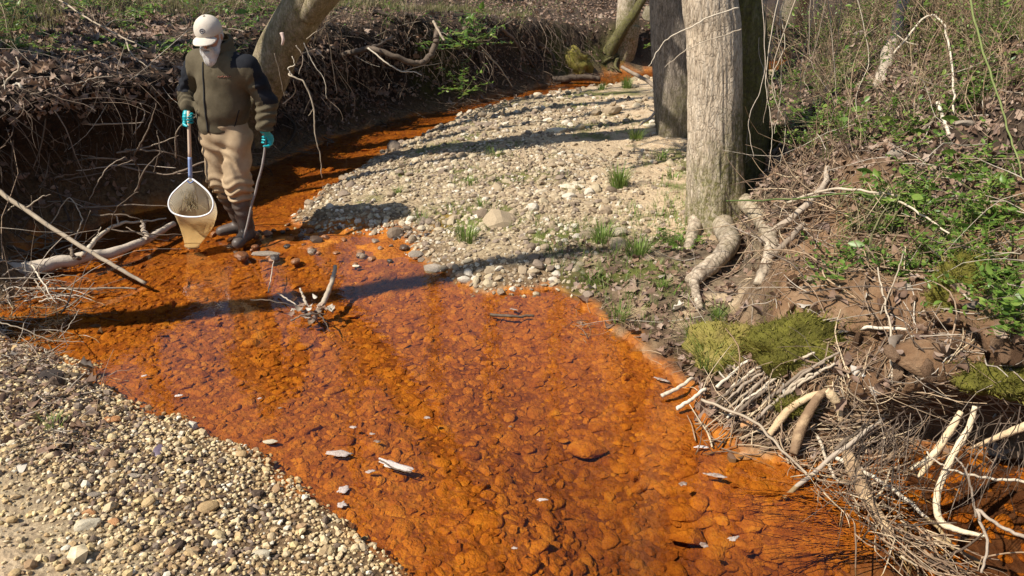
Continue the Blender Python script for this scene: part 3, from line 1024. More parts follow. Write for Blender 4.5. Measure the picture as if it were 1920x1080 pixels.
for x0, x1, z0, z1, nm in ((-.19, -.15, .95, 1.06, "pocket_seam"), (.10, .16, .93, 1.06, "pocket_seam")):
    mb = MB()
    mb.add(*tube([on_jacket(x0 + (x1 - x0) * f, z0 + (z1 - z0) * f, .001) for f in np.linspace(0, 1, 6)], .004, .004, 5, n=16))
    mb.build(nm, M_BLACK, jacket)
mb = MB()
for f in np.linspace(0, 1, 7):                                # small line of stitched lettering, too small to read
    x = .055 + .085 * f
    mb.add(*tube([on_jacket(x, 1.300 + .004 * math.sin(f * 20)), on_jacket(x + .008, 1.309 - .003 * math.sin(f * 13))], .0022, .0022, 4, n=4))
mb.build("stitched_line", M_THREAD, jacket)

def trouser_sd(p):
    d = smin(.05, cap_sd(p, pelvis + [0, 0, -.05], pelvis, .165, .16, (1, .8, 1)), cap_sd(p, rhip, rkn, .102, .089), cap_sd(p, rkn, rkn + (ran - rkn) * .22, .089, .084))
    d2 = smin(.05, cap_sd(p, lhip, lkn, .108, .096), cap_sd(p, lkn, lkn + (lan - lkn) * .24, .096, .090))
    d = smin(.022, d, d2)
    bag = sstep(.62, .42, p[:, 2])
    ph = p[:, 2] * 95 + 5.5 * vnoise(p * [9, 9, 4], 12) + 14 * p[:, 0]
    d = d + bag * .0115 * np.sin(ph) + (1 - bag) * .007 * np.sin(p[:, 2] * 40 + 24 * p[:, 0] + 6 * vnoise(p * 6, 14)) + .010 * fbm(p * [8, 8, 5], 3, 13)
    return np.maximum(d, p[:, 2] - .95)
part("trousers", trouser_sd, (-.28, -.22, .24), (.27, .24, .97), .009, M_PANTS)

for an, kn, toe, heel in ((ran, rkn, np.array([-.205, .115, .042]), np.array([-.005, .20, .045])), (lan, lkn, np.array([.022, -.165, .042]), np.array([.05, .055, .045]))):
    topb = an + (kn - an) * .72
    def boot_sd(p, an=an, topb=topb, toe=toe, heel=heel):
        d = smin(.03, cap_sd(p, an + [0, 0, .02], topb, .058, .080), cap_sd(p, an - [0, 0, .025], toe, .052, .044, (1, 1, .95)), cap_sd(p, an - [0, 0, .03], heel, .05, .046))
        d = d + .004 * np.sin(p[:, 2] * 75 + 3 * vnoise(p * 9, 4)) * sstep(.08, .16, p[:, 2]) + .004 * fbm(p * 12, 2, 6)
        return np.maximum(d, .0 - p[:, 2])
    c_ = np.stack([an, topb, toe, heel])
    part("boot", boot_sd, c_.min(0) - [.12, .12, .07], c_.max(0) + [.12, .12, .06], .009, M_BOOT)

# beard and hair
def beard_sd(p):
    q = head_local(p)
    d = smin(.02, ell_sd(q, (0, -.066, -.085), (.066, .056, .052)), ell_sd(q, (0, -.092, -.135), (.050, .040, .055)), cap_sd(q, (-.070, -.005, -.02), (-.05, -.05, -.08), .014, .022), cap_sd(q, (.070, -.005, -.02), (.05, -.05, -.08), .014, .022), cap_sd(q, (-.034, -.098, -.045), (.034, -.098, -.045), .012, .012))
    d = d + .010 * fbm(q * [45, 45, 18], 3, 8)
    return np.maximum(d, -ell_sd(q, (0, -.112, -.055), (.024, .02, .007)))
c8 = HC
part("beard", beard_sd, c8 - [.13, .22, .24], c8 + [.13, .12, .10], .0065, M_HAIR)
def hair_sd(p):
    q = head_local(p)
    d = ell_sd(q, (0, .028, .005), (.088, .098, .088)) + .006 * fbm(q * 50, 2, 9)
    return np.maximum(np.maximum(d, q[:, 2] - .045), -(q[:, 1] - (-.005)) - .012)
part("hair", hair_sd, c8 - [.13, .16, .16], c8 + [.13, .18, .14], .008, M_HAIR)
# cap: dome, brim, button, front patch
def cap_dome(p):
    q = head_local(p)
    d = ell_sd(q, (0, .010, .045), (.094, .113, .098)) + .0015 * fbm(q * 30, 2, 3)
    d = np.maximum(d, -(q[:, 2] - .028 - .10 * np.maximum(q[:, 1], 0) * .3))
    return d
V2, F2 = surface_net(cap_dome, c8 - [.14, .18, .1], c8 + [.14, .2, .2], .007)
m_ = MB(); m_.add(V2, F2, .5)
capo = m_.build("cap", M_CAP, man)
def brim_sd(p):
    q = head_local(p)
    bend = -.9 * q[:, 0] ** 2 * 4 - .22 * np.maximum(-q[:, 1] - .09, 0)
    pl_ = np.hypot(q[:, 0] / .083, (q[:, 1] + .085) / .098) - 1
    return np.maximum(np.maximum(pl_ * .083, np.abs(q[:, 2] - .036 - bend) - .0045), q[:, 1] + .06)
V3, F3 = surface_net(brim_sd, c8 - [.14, .26, .14], c8 + [.14, .06, .12], .005)
m_ = MB(); m_.add(V3, F3, .5)
m_.build("brim", M_CAP, capo)
CB = BVHTree.FromPolygons(V2.tolist(), F2.tolist())
m_ = MB()
def on_cap(x, z):
    o = HC + Rh @ np.array([x, -.5, z])
    h = CB.ray_cast(Vector(o), Vector(Rh @ np.array([0, 1.0, 0])))
    return (np.array(h[0]) if h[0] is not None else HC + Rh @ np.array([x, -.1, z])) + Rh @ np.array([0, -.002, 0])
ring = [on_cap(.004 + .017 * math.cos(a), .083 + .013 * math.sin(a)) for a in np.linspace(0, 6.28, 13)]
m_.add(*tube(ring, .003, .003, 5, n=36))
m_.add(*tube([on_cap(-.004, .083), on_cap(.012, .085)], .0045, .0045, 5, n=5))
m_.build("cap_emblem", M_PATCH, capo)
m_ = MB()
tq = HC + Rh @ np.array([0, .01, .144])
m_.add(*tube([tq, tq + Rh @ np.array([0, 0, .007])], .009, .006, 8, n=4))
m_.build("cap_button", M_CAP, capo)

# gloved hands, closed round what they hold
def hand(wrist, grip, axis_, palm_dir, rod_r, side, elbow):
    back = (elbow - wrist) / np.linalg.norm(elbow - wrist)
    a = axis_ / np.linalg.norm(axis_)
    nrm = palm_dir - a * (palm_dir @ a)
    nrm /= np.linalg.norm(nrm)
    t = np.cross(a, nrm) * side
    fr = .0095
    caps = []
    for k, (off, ln) in enumerate(((.031, 1.0), (.011, 1.08), (-.009, 1.0), (-.028, .82))):
        R_ = rod_r + fr + .002
        c0 = grip + a * off
        pts = []
        for ang in np.radians(np.array([15, 75, 140, 205]) * np.array([1, ln, ln, ln])):
            rr = R_ * (1.55 if ang < .4 else (1.25 if ang < 1.6 else 1.0))
            pts.append(c0 + nrm * math.cos(ang) * rr + t * math.sin(ang) * rr)
        for j in range(3):
            caps.append((pts[j], pts[j + 1], fr * (1.05 - .1 * j), fr * (.98 - .1 * j)))
    kn = grip + nrm * (rod_r + .026)
    R_ = rod_r + .012
    th = [kn + a * .030 - t * .022, grip + a * .052 + nrm * R_ * .5 - t * R_ * 1.3, grip + a * .058 - nrm * R_ * .8 - t * R_ * .7]
    def f(p):
        d = cap_sd(p, kn + a * .022 - t * .012, kn - a * .022 - t * .008, .021, .019)
        d = smin(.016, d, cap_sd(p, wrist, kn - t * .012, .029, .024))
        d = smin(.012, d, cap_sd(p, wrist + back * .05, wrist, .040, .035))
        fing = None
        for c in caps:
            e = cap_sd(p, *c)
            fing = e if fing is None else np.minimum(fing, e)
        d = smin(.006, d, fing)
        tt = np.minimum(cap_sd(p, th[0], th[1], .013, .0115), cap_sd(p, th[1], th[2], .0115, .009))
        d = smin(.006, d, tt)
        return d + .0012 * np.sin(p[:, 2] * 300)
    c_ = np.stack([wrist + (wrist - kn) * .5, kn, grip, th[2]])
    V, F = surface_net(f, c_.min(0) - .075, c_.max(0) + .075, .0042)
    m_ = MB()
    m_.add(V, F, .5)
    m_.build("glove", M_GLOVE, man)
# net: apex of the hoop, grip
apex = P(357, 331, Y=5.56) - MO
grip_r = P(354, 221, Y=5.60) - MO
net_ax = apex - grip_r
hand(rwr, grip_r, net_ax, np.array([-.3, .6, .55]), .013, 1, rel)
grip_l = P(498, 260, Y=5.60) - MO
stick_px = [(500, 246, 5.62), (498, 262, 5.60), (494, 300, 5.57), (483, 345, 5.55), (472, 385, 5.54), (463, 425, 5.53), (455, 449, 5.52)]
sp = [P(x, y, Y=Y) for x, y, Y in stick_px]
hand(lwr, grip_l, sp[2] - sp[0], np.array([.35, .5, .6]), .009, -1, lel)

# ------------------------------------------------------------------ the dip net he holds
nb = tuple(MO + apex)
net = thing("dip_net", nb, "long handled dip net with a white rim and cream mesh bag held by the man", "net")
M_WOOD = simple("net_handle_wood", [(.3, (.50, .36, .26)), (.7, (.66, .52, .40))], 10, .6, .3, .2, stretch=(8, 8, 1))
M_BLUE = simple("blue_grip", [(.3, (.12, .18, .36)), (.7, (.26, .33, .52))], 18, .5, .4, .2)
M_RIM = simple("white_rim", [(.3, (.62, .61, .60)), (.7, (.80, .79, .78))], 12, .4, .5, .1)
A = MO + apex
Gp = MO + grip_r
dirn = (Gp - A) / np.linalg.norm(Gp - A)
tip_h = Gp + dirn * .05
mb = MB(); mb.add(*tube([A + dirn * .14, tip_h], .0135, .0125, 12, n=8)); mb.build("handle", M_WOOD, net, nb)
mb = MB(); mb.add(*tube([A - dirn * .005, A + dirn * .15], .0155, .0150, 12, n=8)); mb.build("grip_sleeve", M_BLUE, net, nb)
# hoop: teardrop with a rounded bottom
rim_px = [(357, 333, 5.56), (340, 347, 5.53), (322, 365, 5.49), (316, 383, 5.455), (323, 398, 5.43), (340, 405, 5.415), (360, 407, 5.41), (380, 405, 5.415), (395, 397, 5.43), (400, 380, 5.455), (392, 362, 5.49), (375, 346, 5.53), (357, 333, 5.56)]
RIM = catmull([P(x, y, Y=Y) for x, y, Y in rim_px], 72)
mb = MB(); mb.add(*tube(RIM, .0068, .0068, 8, n=72)); mb.build("rim", M_RIM, net, nb)
mb = MB(); mb.add(*tube([P(350, 338, Y=5.55), P(357, 343, Y=5.545), P(364, 338, Y=5.55)], .006, .006, 6, n=10)); mb.build("yoke", M_BLUE, net, nb)
Nn_ = NT("net_mesh")
v = Nn_.coord()
w1 = Nn_.n("ShaderNodeTexWave", wave_type='BANDS', bands_direction='X'); w1.inputs["Scale"].default_value = 55
w2 = Nn_.n("ShaderNodeTexWave", wave_type='BANDS', bands_direction='Z'); w2.inputs["Scale"].default_value = 55
Nn_.l(v, w1.inputs[0]); Nn_.l(v, w2.inputs[0])
hole = Nn_.math('MULTIPLY', w1.outputs["Fac"], w2.outputs["Fac"])
hole = Nn_.ramp(hole, [(.25, .2), (.6, .75)])
zz = Nn_.n("ShaderNodeSeparateXYZ"); Nn_.l(v, zz.inputs[0])
wetf = Nn_.ramp(Nn_.math('ADD', zz.outputs[2], Nn_.math('MULTIPLY', Nn_.noise(12, 4, .6, v), .12)), [(0.0, (.62, .36, .10)), (.05, (.62, .36, .10)), (1, (.62, .36, .10))])
dif = Nn_.n("ShaderNodeBsdfDiffuse"); trl = Nn_.n("ShaderNodeBsdfTranslucent"); trp = Nn_.n("ShaderNodeBsdfTransparent")
colr = Nn_.mix(Nn_.ramp(Nn_.math('MULTIPLY', Nn_.math('ADD', zz.outputs[2], .42), 3.2), [(.1, 1.0), (.75, 0.0)]), (.72, .65, .50), (.70, .48, .20))
Nn_.l(colr, dif.inputs[0]); Nn_.l(colr, trl.inputs[0])
m1 = Nn_.n("ShaderNodeMixShader"); m1.inputs[0].default_value = .45
Nn_.l(dif.outputs[0], m1.inputs[1]); Nn_.l(trl.outputs[0], m1.inputs[2])
m2 = Nn_.n("ShaderNodeMixShader")
Nn_.l(hole, m2.inputs[0]); Nn_.l(m1.outputs[0], m2.inputs[1]); Nn_.l(trp.outputs[0], m2.inputs[2])
Nn_.l(m2.outputs[0], Nn_.out.inputs[0])
tipb = P(360, 462, Y=5.46)
tipb[2] = max(tipb[2], .012)
rows = 22
BG = []
for k in range(rows + 1):
    f = k / rows
    c = RIM.mean(0) * (1 - f) + tipb * f
    ring = RIM[:-1] * 1.0
    low = ring[:, 2] - RIM[:, 2].min()
    # every rim point falls to the tip; the upper part of the bag sags back and down first
    tgt = tipb + (ring - RIM.mean(0)) * np.array([.30, .5, .05])
    s_ = f ** 1.25
    q = ring * (1 - s_) + tgt * s_
    bulge = math.sin(math.pi * f) * .14
    q = q + (ring - RIM.mean(0)) * np.array([bulge * 1.15, bulge, 0]) + np.array([0, .10 * math.sin(math.pi * f), -.02 * math.sin(math.pi * f)])
    q = q + .006 * np.stack([vnoise(q * 25, 1), vnoise(q * 25, 2), vnoise(q * 25, 3)], 1) * math.sin(math.pi * f)
    BG.append(q)
BGv = np.concatenate(BG + [tipb[None]])
m = 71
i = np.arange(rows)[:, None] * m
j = np.arange(m)[None]
j2 = (j + 1) % m
Fb = np.stack([i + j, i + j2, i + m + j2, i + m + j], -1).reshape(-1, 4)
mb = MB()
mb.add(BGv, [Fb, np.stack([rows * m + np.arange(m), rows * m + (np.arange(m) + 1) % m, np.full(m, (rows + 1) * m)], -1)], .5)
mb.build("mesh_bag", Nn_.m, net, nb)
mb = MB()
rg = np.random.default_rng(3)
c0 = P(357, 392, Y=5.50)
for k in range(46):
    a = c0 + rg.normal(0, 1, 3) * [.035, .02, .012]
    b = P(355 + rg.normal(0, 7), 352 + rg.uniform(0, 26), Y=5.54)
    mb.add(*tube([a, (a + b) / 2 + rg.normal(0, .01, 3), b], .0022, .001, 4, n=6, cap=False), rg.random())
tag(mb.build("grass_wisp", simple("wet_wisp", [(.3, (.14, .10, .05)), (.7, (.34, .26, .14))], 20), None, tuple(c0)), "clump of brown wet stems caught inside the net bag", "plant debris")

# ------------------------------------------------------------------ the stick in his other hand
mb = MB()
mb.add(*tube(sp, .0085, .0105, 8, n=40, wob=.0012, seed=3, rough=.12))
o = mb.build("walking_stick", simple("grey_stick", [(.3, (.22, .19, .17)), (.7, (.42, .38, .35))], 14), None, tuple(sp[-1]))
tag(o, "bent grey stick held upright in the man's other gloved hand", "stick")
# ------------------------------------------------------------------ stones, gravel, litter, plants
def in_view(p, mx=560, mt=60, mbm=160):
    d = p - np.array([0, 0, CAM_H])
    cz = d[:, 1] * math.cos(PITCH) - d[:, 2] * math.sin(PITCH)
    cy = d[:, 1] * math.sin(PITCH) + d[:, 2] * math.cos(PITCH)
    px, py = 960 + FPX * d[:, 0] / cz, 540 - FPX * cy / cz
    return (cz > .3) & (px > -mx) & (px < 1920 + mx) & (py > -mt) & (py < 1080 + mbm)
def jitter(x0, x1, y0, y1, cell, rng=RNG):
    a, b = np.meshgrid(np.arange(x0, x1, cell), np.arange(y0, y1, cell))
    p = np.stack([a.ravel(), b.ravel()], 1)
    p += rng.uniform(-.5, .5, p.shape) * cell
    z = np.concatenate([p, np.zeros((len(p), 1))], 1)
    return p[in_view(z, 620, 250, 220)]
def zones(p):
    h, dl, dr, df, dq, dw = terrain(p)
    return dict(h=h, dl=dl, dr=dr, df=df, dq=dq, dw=dw)

ORANGE = simple("floc_stone", [(.26, (.08, .022, .006)), (.42, (.29, .08, .009)), (.56, (.47, .16, .014)), (.76, (.62, .29, .035))], 11, .85, .15, 1.0, 55, .016, rnd_w=.10, world=True)
_n = ORANGE.node_tree.nodes
for _x in _n:
    if _x.type == 'TEX_NOISE' and _x.inputs["Scale"].default_value == 11:
        _x.inputs["Detail"].default_value, _x.inputs["Roughness"].default_value = 10, .78
def depth_tint(m):
    t = m.node_tree
    b = t.nodes["Principled BSDF"]
    src = b.inputs["Base Color"].links[0].from_socket
    g = t.nodes.new("ShaderNodeNewGeometry")
    sp_ = t.nodes.new("ShaderNodeSeparateXYZ")
    mr = t.nodes.new("ShaderNodeMapRange")
    mr.inputs[1].default_value, mr.inputs[2].default_value = -.07, -.19
    t.links.new(g.outputs["Position"], sp_.inputs[0])
    t.links.new(sp_.outputs[2], mr.inputs[0])
    mm = t.nodes.new("ShaderNodeMix")
    mm.data_type, mm.blend_type = 'RGBA', 'MULTIPLY'
    t.links.new(mr.outputs[0], mm.inputs[0])
    t.links.new(src, mm.inputs[6])
    mm.inputs[7].default_value = (.42, .34, .30, 1)
    t.links.new(mm.outputs[2], b.inputs["Base Color"])
depth_tint(ORANGE)   # light lost in deeper water, painted into the floc colour
GRAVEL = palette("gravel_stone", [(.58, .44, .23), (.50, .35, .17), (.66, .54, .34), (.46, .31, .15), (.60, .45, .22), (.36, .23, .12), (.74, .66, .50), (.54, .38, .19), (.62, .48, .28), (.64, .50, .27), (.18, .13, .09), (.56, .42, .24), (.66, .52, .30), (.48, .34, .18), (.58, .45, .27)])
BARSTONE = palette("bar_stone", [(.47, .38, .245), (.37, .28, .18), (.55, .46, .32), (.31, .23, .15), (.48, .385, .245), (.21, .155, .105), (.62, .54, .42), (.34, .26, .17), (.41, .315, .2), (.27, .205, .15)])
WETSTONE = palette("wet_stone", [(.10, .06, .035), (.2, .08, .03), (.06, .045, .035), (.3, .13, .05), (.26, .19, .13)], .35, .5)
P_BIG = [stone_proto(100 + k, 2, .35 + .5 * (k % 2)) for k in range(10)]
P_SM = [stone_proto(200 + k, 1, .4) for k in range(14)]
P_BED = []
for k in range(14):
    pv, pf = stone_proto(240 + k, 2, 1.0)
    P_BED.append((pv * (1 + .22 * fbm(pv * 2.6 + k, 3, k))[:, None], pf))
P_TINY = []
for k in range(8):
    vv, ff = ico(1)
    r = np.random.default_rng(300 + k)
    vv = vv[:12] if False else vv
    P_TINY.append(stone_proto(320 + k, 1, .5))

def stuff(mb, name, mat, label, cat, smooth=False):
    o = mb.build(name, mat, smooth=smooth)
    tag(o, label, cat, kind='stuff')
    return o

# creek bed, coated with rust floc
p = np.concatenate([jitter(-4.2, 2.4, 1.5, 5.3, .034), jitter(-4.2, 1, 5.3, 9.5, .085), jitter(-3, 4, 9.5, 15, .16)])
Z = zones(p)
ok = (Z["dw"] > -.05) & (RNG.random(len(p)) < .93) & ~((p[:, 0] > 1.35) & (p[:, 1] < 2.95) & (RNG.random(len(p)) < .75))
p, h = p[ok], Z["h"][ok]
n = len(p)
s = .0235 * np.exp(RNG.normal(0, .45, n)) * np.where(p[:, 1] > 5.3, 1.35, 1) * np.where(p[:, 1] > 9.5, 1.8, 1)
s *= 1 + .4 * sstep(3.4, 2.2, p[:, 1]) * sstep(-.3, .7, p[:, 0])
zc = h + s * RNG.uniform(-.28, .06, n)
lim = np.where(RNG.random(n) < .03, .012, -.006)
s = np.minimum(s, .065)
zc = np.minimum(zc, lim - s * .42)
scl = np.stack([s, s * RNG.uniform(.7, 1.2, n), s * RNG.uniform(.38, .7, n)], 1)
pos = np.concatenate([p, zc[:, None]], 1)
big = s > np.sort(s)[-1100]
cand = np.where(big & in_view(pos, 0, 0, 0))[0]
dist = np.linalg.norm(pos[cand] - [0, 0, CAM_H], axis=1)
cand = cand[np.argsort(-s[cand] / dist)][:260]
solo = np.zeros(n, bool)
solo[cand] = True
idx = RNG.integers(0, len(P_BED), n)
mb = instances(P_BED, pos[~solo], rand_rot((~solo).sum(), .16), scl[~solo], idx[~solo], RNG.random((~solo).sum()))
stuff(mb, "bed_pebbles", ORANGE, "rust coated pebbles covering the creek bed under the water", "pebbles", False)

def stone_meshes(protos, mat, nm):
    out = []
    for pv, pf in protos:
        m_ = MB()
        m_.add(pv, pf, 0.0)
        me = m_.mesh(nm, smooth=False)
        me.materials.append(mat)
        out.append(me)
    return out
M_COB = stone_meshes(P_BED, ORANGE, "cobble")
M_STONE = stone_meshes(P_BIG, BARSTONE, "stone")
M_PEB = stone_meshes(P_BIG, GRAVEL, "pebble")
M_WET = stone_meshes(P_BIG, WETSTONE, "wet_stone")
for me in M_COB:
    me.polygons.foreach_set("use_smooth", [True] * len(me.polygons))
def solo_stones(name, meshes, pos, scl, label, group, cat="stone", tilt=.15, rng=RNG, where=None):
    R_ = rand_rot(len(pos), tilt, rng=rng)
    for k in range(len(pos)):
        o = bpy.data.objects.new(name, meshes[int(rng.integers(0, len(meshes)))])
        COL.objects.link(o)
        o.location = pos[k]
        o.rotation_euler = Matrix(R_[k].tolist()).to_euler()
        o.scale = scl[k]
        w_ = (" " + where(pos[k])) if where else ""
        tag(o, label + w_, cat, group + w_)
solo_stones("cobble", M_COB, pos[solo], scl[solo] * np.array([1.1, 1.1, 1.0]), "rust orange cobble under the water", "orange cobbles", "cobble", .1,
    where=lambda q: ("behind the mid stream snag" if q[1] > 4.6 else "between the snag and the near gravel") if q[0] < -.9 and q[1] > 3.2 else ("along the edge of the near gravel" if q[0] < -.45 else ("around the floating bark" if q[0] < .1 and q[1] < 3.4 else ("off the inner corner of the bar" if q[1] > 3.7 else ("in front of the moss mound" if q[1] > 3.0 else "in the deep corner by the drift pile")))))

# the gravel of the near bar
p = jitter(-4.0, .6, 1.35, 4.2, .0195)
Z = zones(p)
w = sstep(-.06, .05, Z["df"]) * (1 - .86 * sstep(.55, 1.1, Z["df"] + .3 * fbm(p * 1.6, 4, 71)))
ok = RNG.random(len(p)) < w
p = p[ok]
pos, nor = drop_many(p)
n = len(p)
s = .0096 * np.exp(RNG.normal(0, .40, n))
scl = s[:, None] * RNG.uniform(.8, 1.2, (n, 3))
pos[:, 2] += s * .30
wetv = RNG.random(n)
mb = instances(P_SM, pos, rand_rot(n, .35, nor), scl, RNG.integers(0, len(P_SM), n), wetv)
stuff(mb, "gravel", GRAVEL, "tan and cream river gravel of the near bar", "gravel")
# larger pebbles lying on it
p = jitter(-2.8, .4, 1.5, 3.9, .105)
Z = zones(p)
ok = (Z["df"] > .04) & (Z["df"] < 1.7) & (RNG.random(len(p)) < .8 * (1 - .6 * sstep(.8, 1.2, Z["df"])))
p = p[ok]
pos, nor = drop_many(p)
n = len(p)
s = .0175 * np.exp(RNG.normal(0, .30, n))
pos[:, 2] += s * .32
v_ok = in_view(pos, -5, 0, -5)
solo_stones("pebble", M_PEB, pos[v_ok], (s[:, None] * RNG.uniform(.8, 1.2, (n, 3)))[v_ok], "loose tan pebble on the near gravel bar", "larger pebbles of the near bar", "pebble", .3, where=lambda q: "near the bottom edge" if q[1] < 2.25 else ("around the blocky pale stone" if q[1] < 2.65 and q[0] < -1.1 else ("around the mussel shell" if q[1] < 3.1 else "by the rotten lump of wood")))

# the stones of the middle bar
p = np.concatenate([jitter(-2.4, 2.4, 4.5, 8.2, .036), jitter(-2.2, 3.2, 8.2, 11, .055), jitter(-1.5, 4.5, 11, 14.5, .11)])
Z = zones(p)
bare = fbm(p * 1.1, 4, 91)
w = sstep(-.08, .06, Z["dr"]) * sstep(.35, -.1, Z["dq"]) * (1 - .7 * sstep(.1, .45, bare + .3 * sstep(.9, 2.2, Z["dr"]))) * .92
w *= (1 - .65 * sstep(.5, 1.6, p[:, 0] + .5 * bare)) * (1 - .93 * sstep(.2, .6, p[:, 0] + .2 * bare) * sstep(5.5, 4.9, p[:, 1]))
ok = RNG.random(len(p)) < w
p = p[ok]
pos, nor = drop_many(p)
n = len(p)
s = .0185 * np.exp(RNG.normal(0, .46, n)) * (1 + .45 * sstep(8, 9, p[:, 1]) + .8 * sstep(11, 12, p[:, 1])) 
pos[:, 2] += s * RNG.uniform(-.15, .3, n)
scl = s[:, None] * RNG.uniform(.75, 1.25, (n, 3))
vis = in_view(pos, 0, 0, 0)
score = np.where(vis, s / np.linalg.norm(pos - [0, 0, CAM_H], axis=1), 0)
solo = score >= np.sort(score)[-230]
mb = instances(P_SM, pos[~solo], rand_rot((~solo).sum(), .3, nor[~solo]), scl[~solo], RNG.integers(0, len(P_SM), (~solo).sum()), RNG.random((~solo).sum()))
stuff(mb, "bar_stones", BARSTONE, "cream and tan stones of the middle gravel bar", "gravel")
solo_stones("bar_stone", M_STONE, pos[solo], scl[solo], "cream river stone of the middle gravel bar", "larger stones of the middle bar", "stone", .25, where=lambda q: "at its far end by the bend" if q[1] > 10 else (("on its left slope to the channel" if q[0] < -.6 else "beside the grey trunk") if q[1] > 7.6 else (("by the man at its left tip" if q[0] < -1.0 else "around the largest cream boulder") if q[1] > 6.2 else ("along its wet lower edge" if q[0] < .1 else "near the big pale trunk"))))
# dark wet stones of the riffle by the man
p = np.stack([RNG.uniform(-2.5, -.5, 110), RNG.uniform(5.05, 6.25, 110)], 1)
Z = zones(p)
ok = (Z["h"] < .05) & (np.hypot((p[:, 0] + 1.3) / 1.2, (p[:, 1] - 5.7) / .55) < 1)
p = p[ok]
pos, nor = drop_many(p)
s = .030 * np.exp(RNG.normal(0, .4, len(p)))
pos[:, 2] = np.maximum(pos[:, 2], -s * .3) + s * .15
solo_stones("wet_stone", M_WET, pos, s[:, None] * RNG.uniform(.8, 1.2, (len(p), 3)), "dark wet stone breaking the surface of the riffle beside the man", "wet stones in the riffle")

# ------------------------------------------------------------------ dead leaves and twigs
DEAD = leafmat("dead_leaf", [(.10, .06, .04), (.20, .125, .085), (.30, .20, .145), (.24, .145, .085), (.40, .30, .23), (.16, .10, .075)], .7, .2, .15)
def leaf_proto(seed, wid=.5, curl=.5, lobes=0):
    r = np.random.default_rng(seed)
    u = np.linspace(0, 1, 6)
    w = wid * .5 * np.sin(np.pi * np.clip(u, .03, .97)) ** .8
    if lobes:
        w = w * (1 + .35 * np.where(np.arange(6) % 2 == 0, -1, 1))
    c1, c2 = r.normal(0, curl, 2)
    V = []
    for k in range(6):
        z0 = c1 * .35 * (u[k] - .5) ** 2 * 2
        for sgn in (-1, 0, 1):
            V.append([u[k] - .5, sgn * w[k], z0 + abs(sgn) * w[k] * c2 + .03])
    F = []
    for k in range(5):
        for j in range(2):
            a = k * 3 + j
            F.append([a, a + 3, a + 4, a + 1])
    return np.array(V), [np.array(F)]
P_LEAF = [leaf_proto(400 + k, r_, 1.0, k % 2) for k, r_ in enumerate([.55, .7, .5, .8, .6, .45, .7, .6])]

def litter(p, size, name, label, z_off=.006, tilt=.35):
    pos, nor = drop_many(p)
    keep = in_view(pos)
    pos, nor = pos[keep], nor[keep]
    n = len(pos)
    s = size * np.exp(RNG.normal(0, .28, n))
    pos[:, 2] += z_off
    mb = instances(P_LEAF, pos + nor * (RNG.random(n) * .02)[:, None], rand_rot(n, tilt, nor), np.repeat(s[:, None], 3, 1), RNG.integers(0, len(P_LEAF), n), RNG.random(n))
    return stuff(mb, name, DEAD, label, "leaf litter", True)
p = np.concatenate([jitter(-7, 2.0, 2.2, 10, .055), jitter(-9, 6, 10, 20, .085)])
Z = zones(p)
ok = (Z["dl"] > .25) & (RNG.random(len(p)) < .45 + .5 * (fbm(p * .9, 3, 95) > 0))
litter(p[ok], .065, "leaf_litter", "brown dead leaves lying over the top of the far bank")
def litter_px(n, boxes, size, name, label, rng=RNG):
    W = np.cumsum([b[4] for b in boxes])
    pos, nor = [], []
    for k in range(n):
        b = boxes[int(np.searchsorted(W, rng.random() * W[-1]))]
        a = P(rng.uniform(b[0], b[2]), rng.uniform(b[1], b[3]), 0)
        o = Vector((0, 0, CAM_H))
        h = BVH.ray_cast(o, (Vector(a) - o).normalized())
        if h[0] is not None and h[0].z > .03:
            pos.append(h[0][:])
            nor.append(h[1][:] if h[1].z > -.2 else (0, 0, 1))
    pos, nor = np.array(pos), np.array(nor)
    n = len(pos)
    s = size * np.exp(rng.normal(0, .3, n))
    mb = instances(P_LEAF, pos + nor * (rng.random(n) * .03 + .008)[:, None], rand_rot(n, .6, nor), np.repeat(s[:, None], 3, 1), rng.integers(0, len(P_LEAF), n), rng.random(n))
    return stuff(mb, name, DEAD, label, "leaf litter", True)
litter_px(2300, [(-400, 120, 0, 420, 1), (0, 110, 620, 215, 3), (0, 215, 340, 420, .6), (520, 50, 1040, 200, 3), (560, 150, 760, 260, 1)], .055, "leaf_litter", "dead leaves caught on the dark face of the far cut bank")
litter_px(160, [(1440, 480, 1920, 760, 3), (1300, 560, 1480, 760, 1)], .045, "leaf_litter", "dead leaves caught on the bare clay face of the right bank")
litter_px(650, [(0, 560, 110, 720, 3), (0, 700, 230, 880, 2)], .026, "leaf_litter", "dark leaf scraps on the mud at the left edge of the near bar")
p = np.concatenate([jitter(.2, 5.4, 1.2, 6.5, .034), jitter(1.6, 7, 6.5, 12, .06)])
Z = zones(p)
clay = sstep(1.05, .6, Z["dq"] + .3 * fbm(p * 1.6, 4, 71)) * sstep(4.9, 4.3, p[:, 1]) * (Z["dq"] > 0)
ok = (Z["dr"] > .05) & (RNG.random(len(p)) < .85 * (1 - .93 * clay) * np.maximum(sstep(-.3, .15, Z["dq"]), .45 * (p[:, 1] < 5.3) * sstep(.2, .6, p[:, 0])))
litter(p[ok], .043, "leaf_litter", "pinkish brown dead leaves covering the right hand bank")

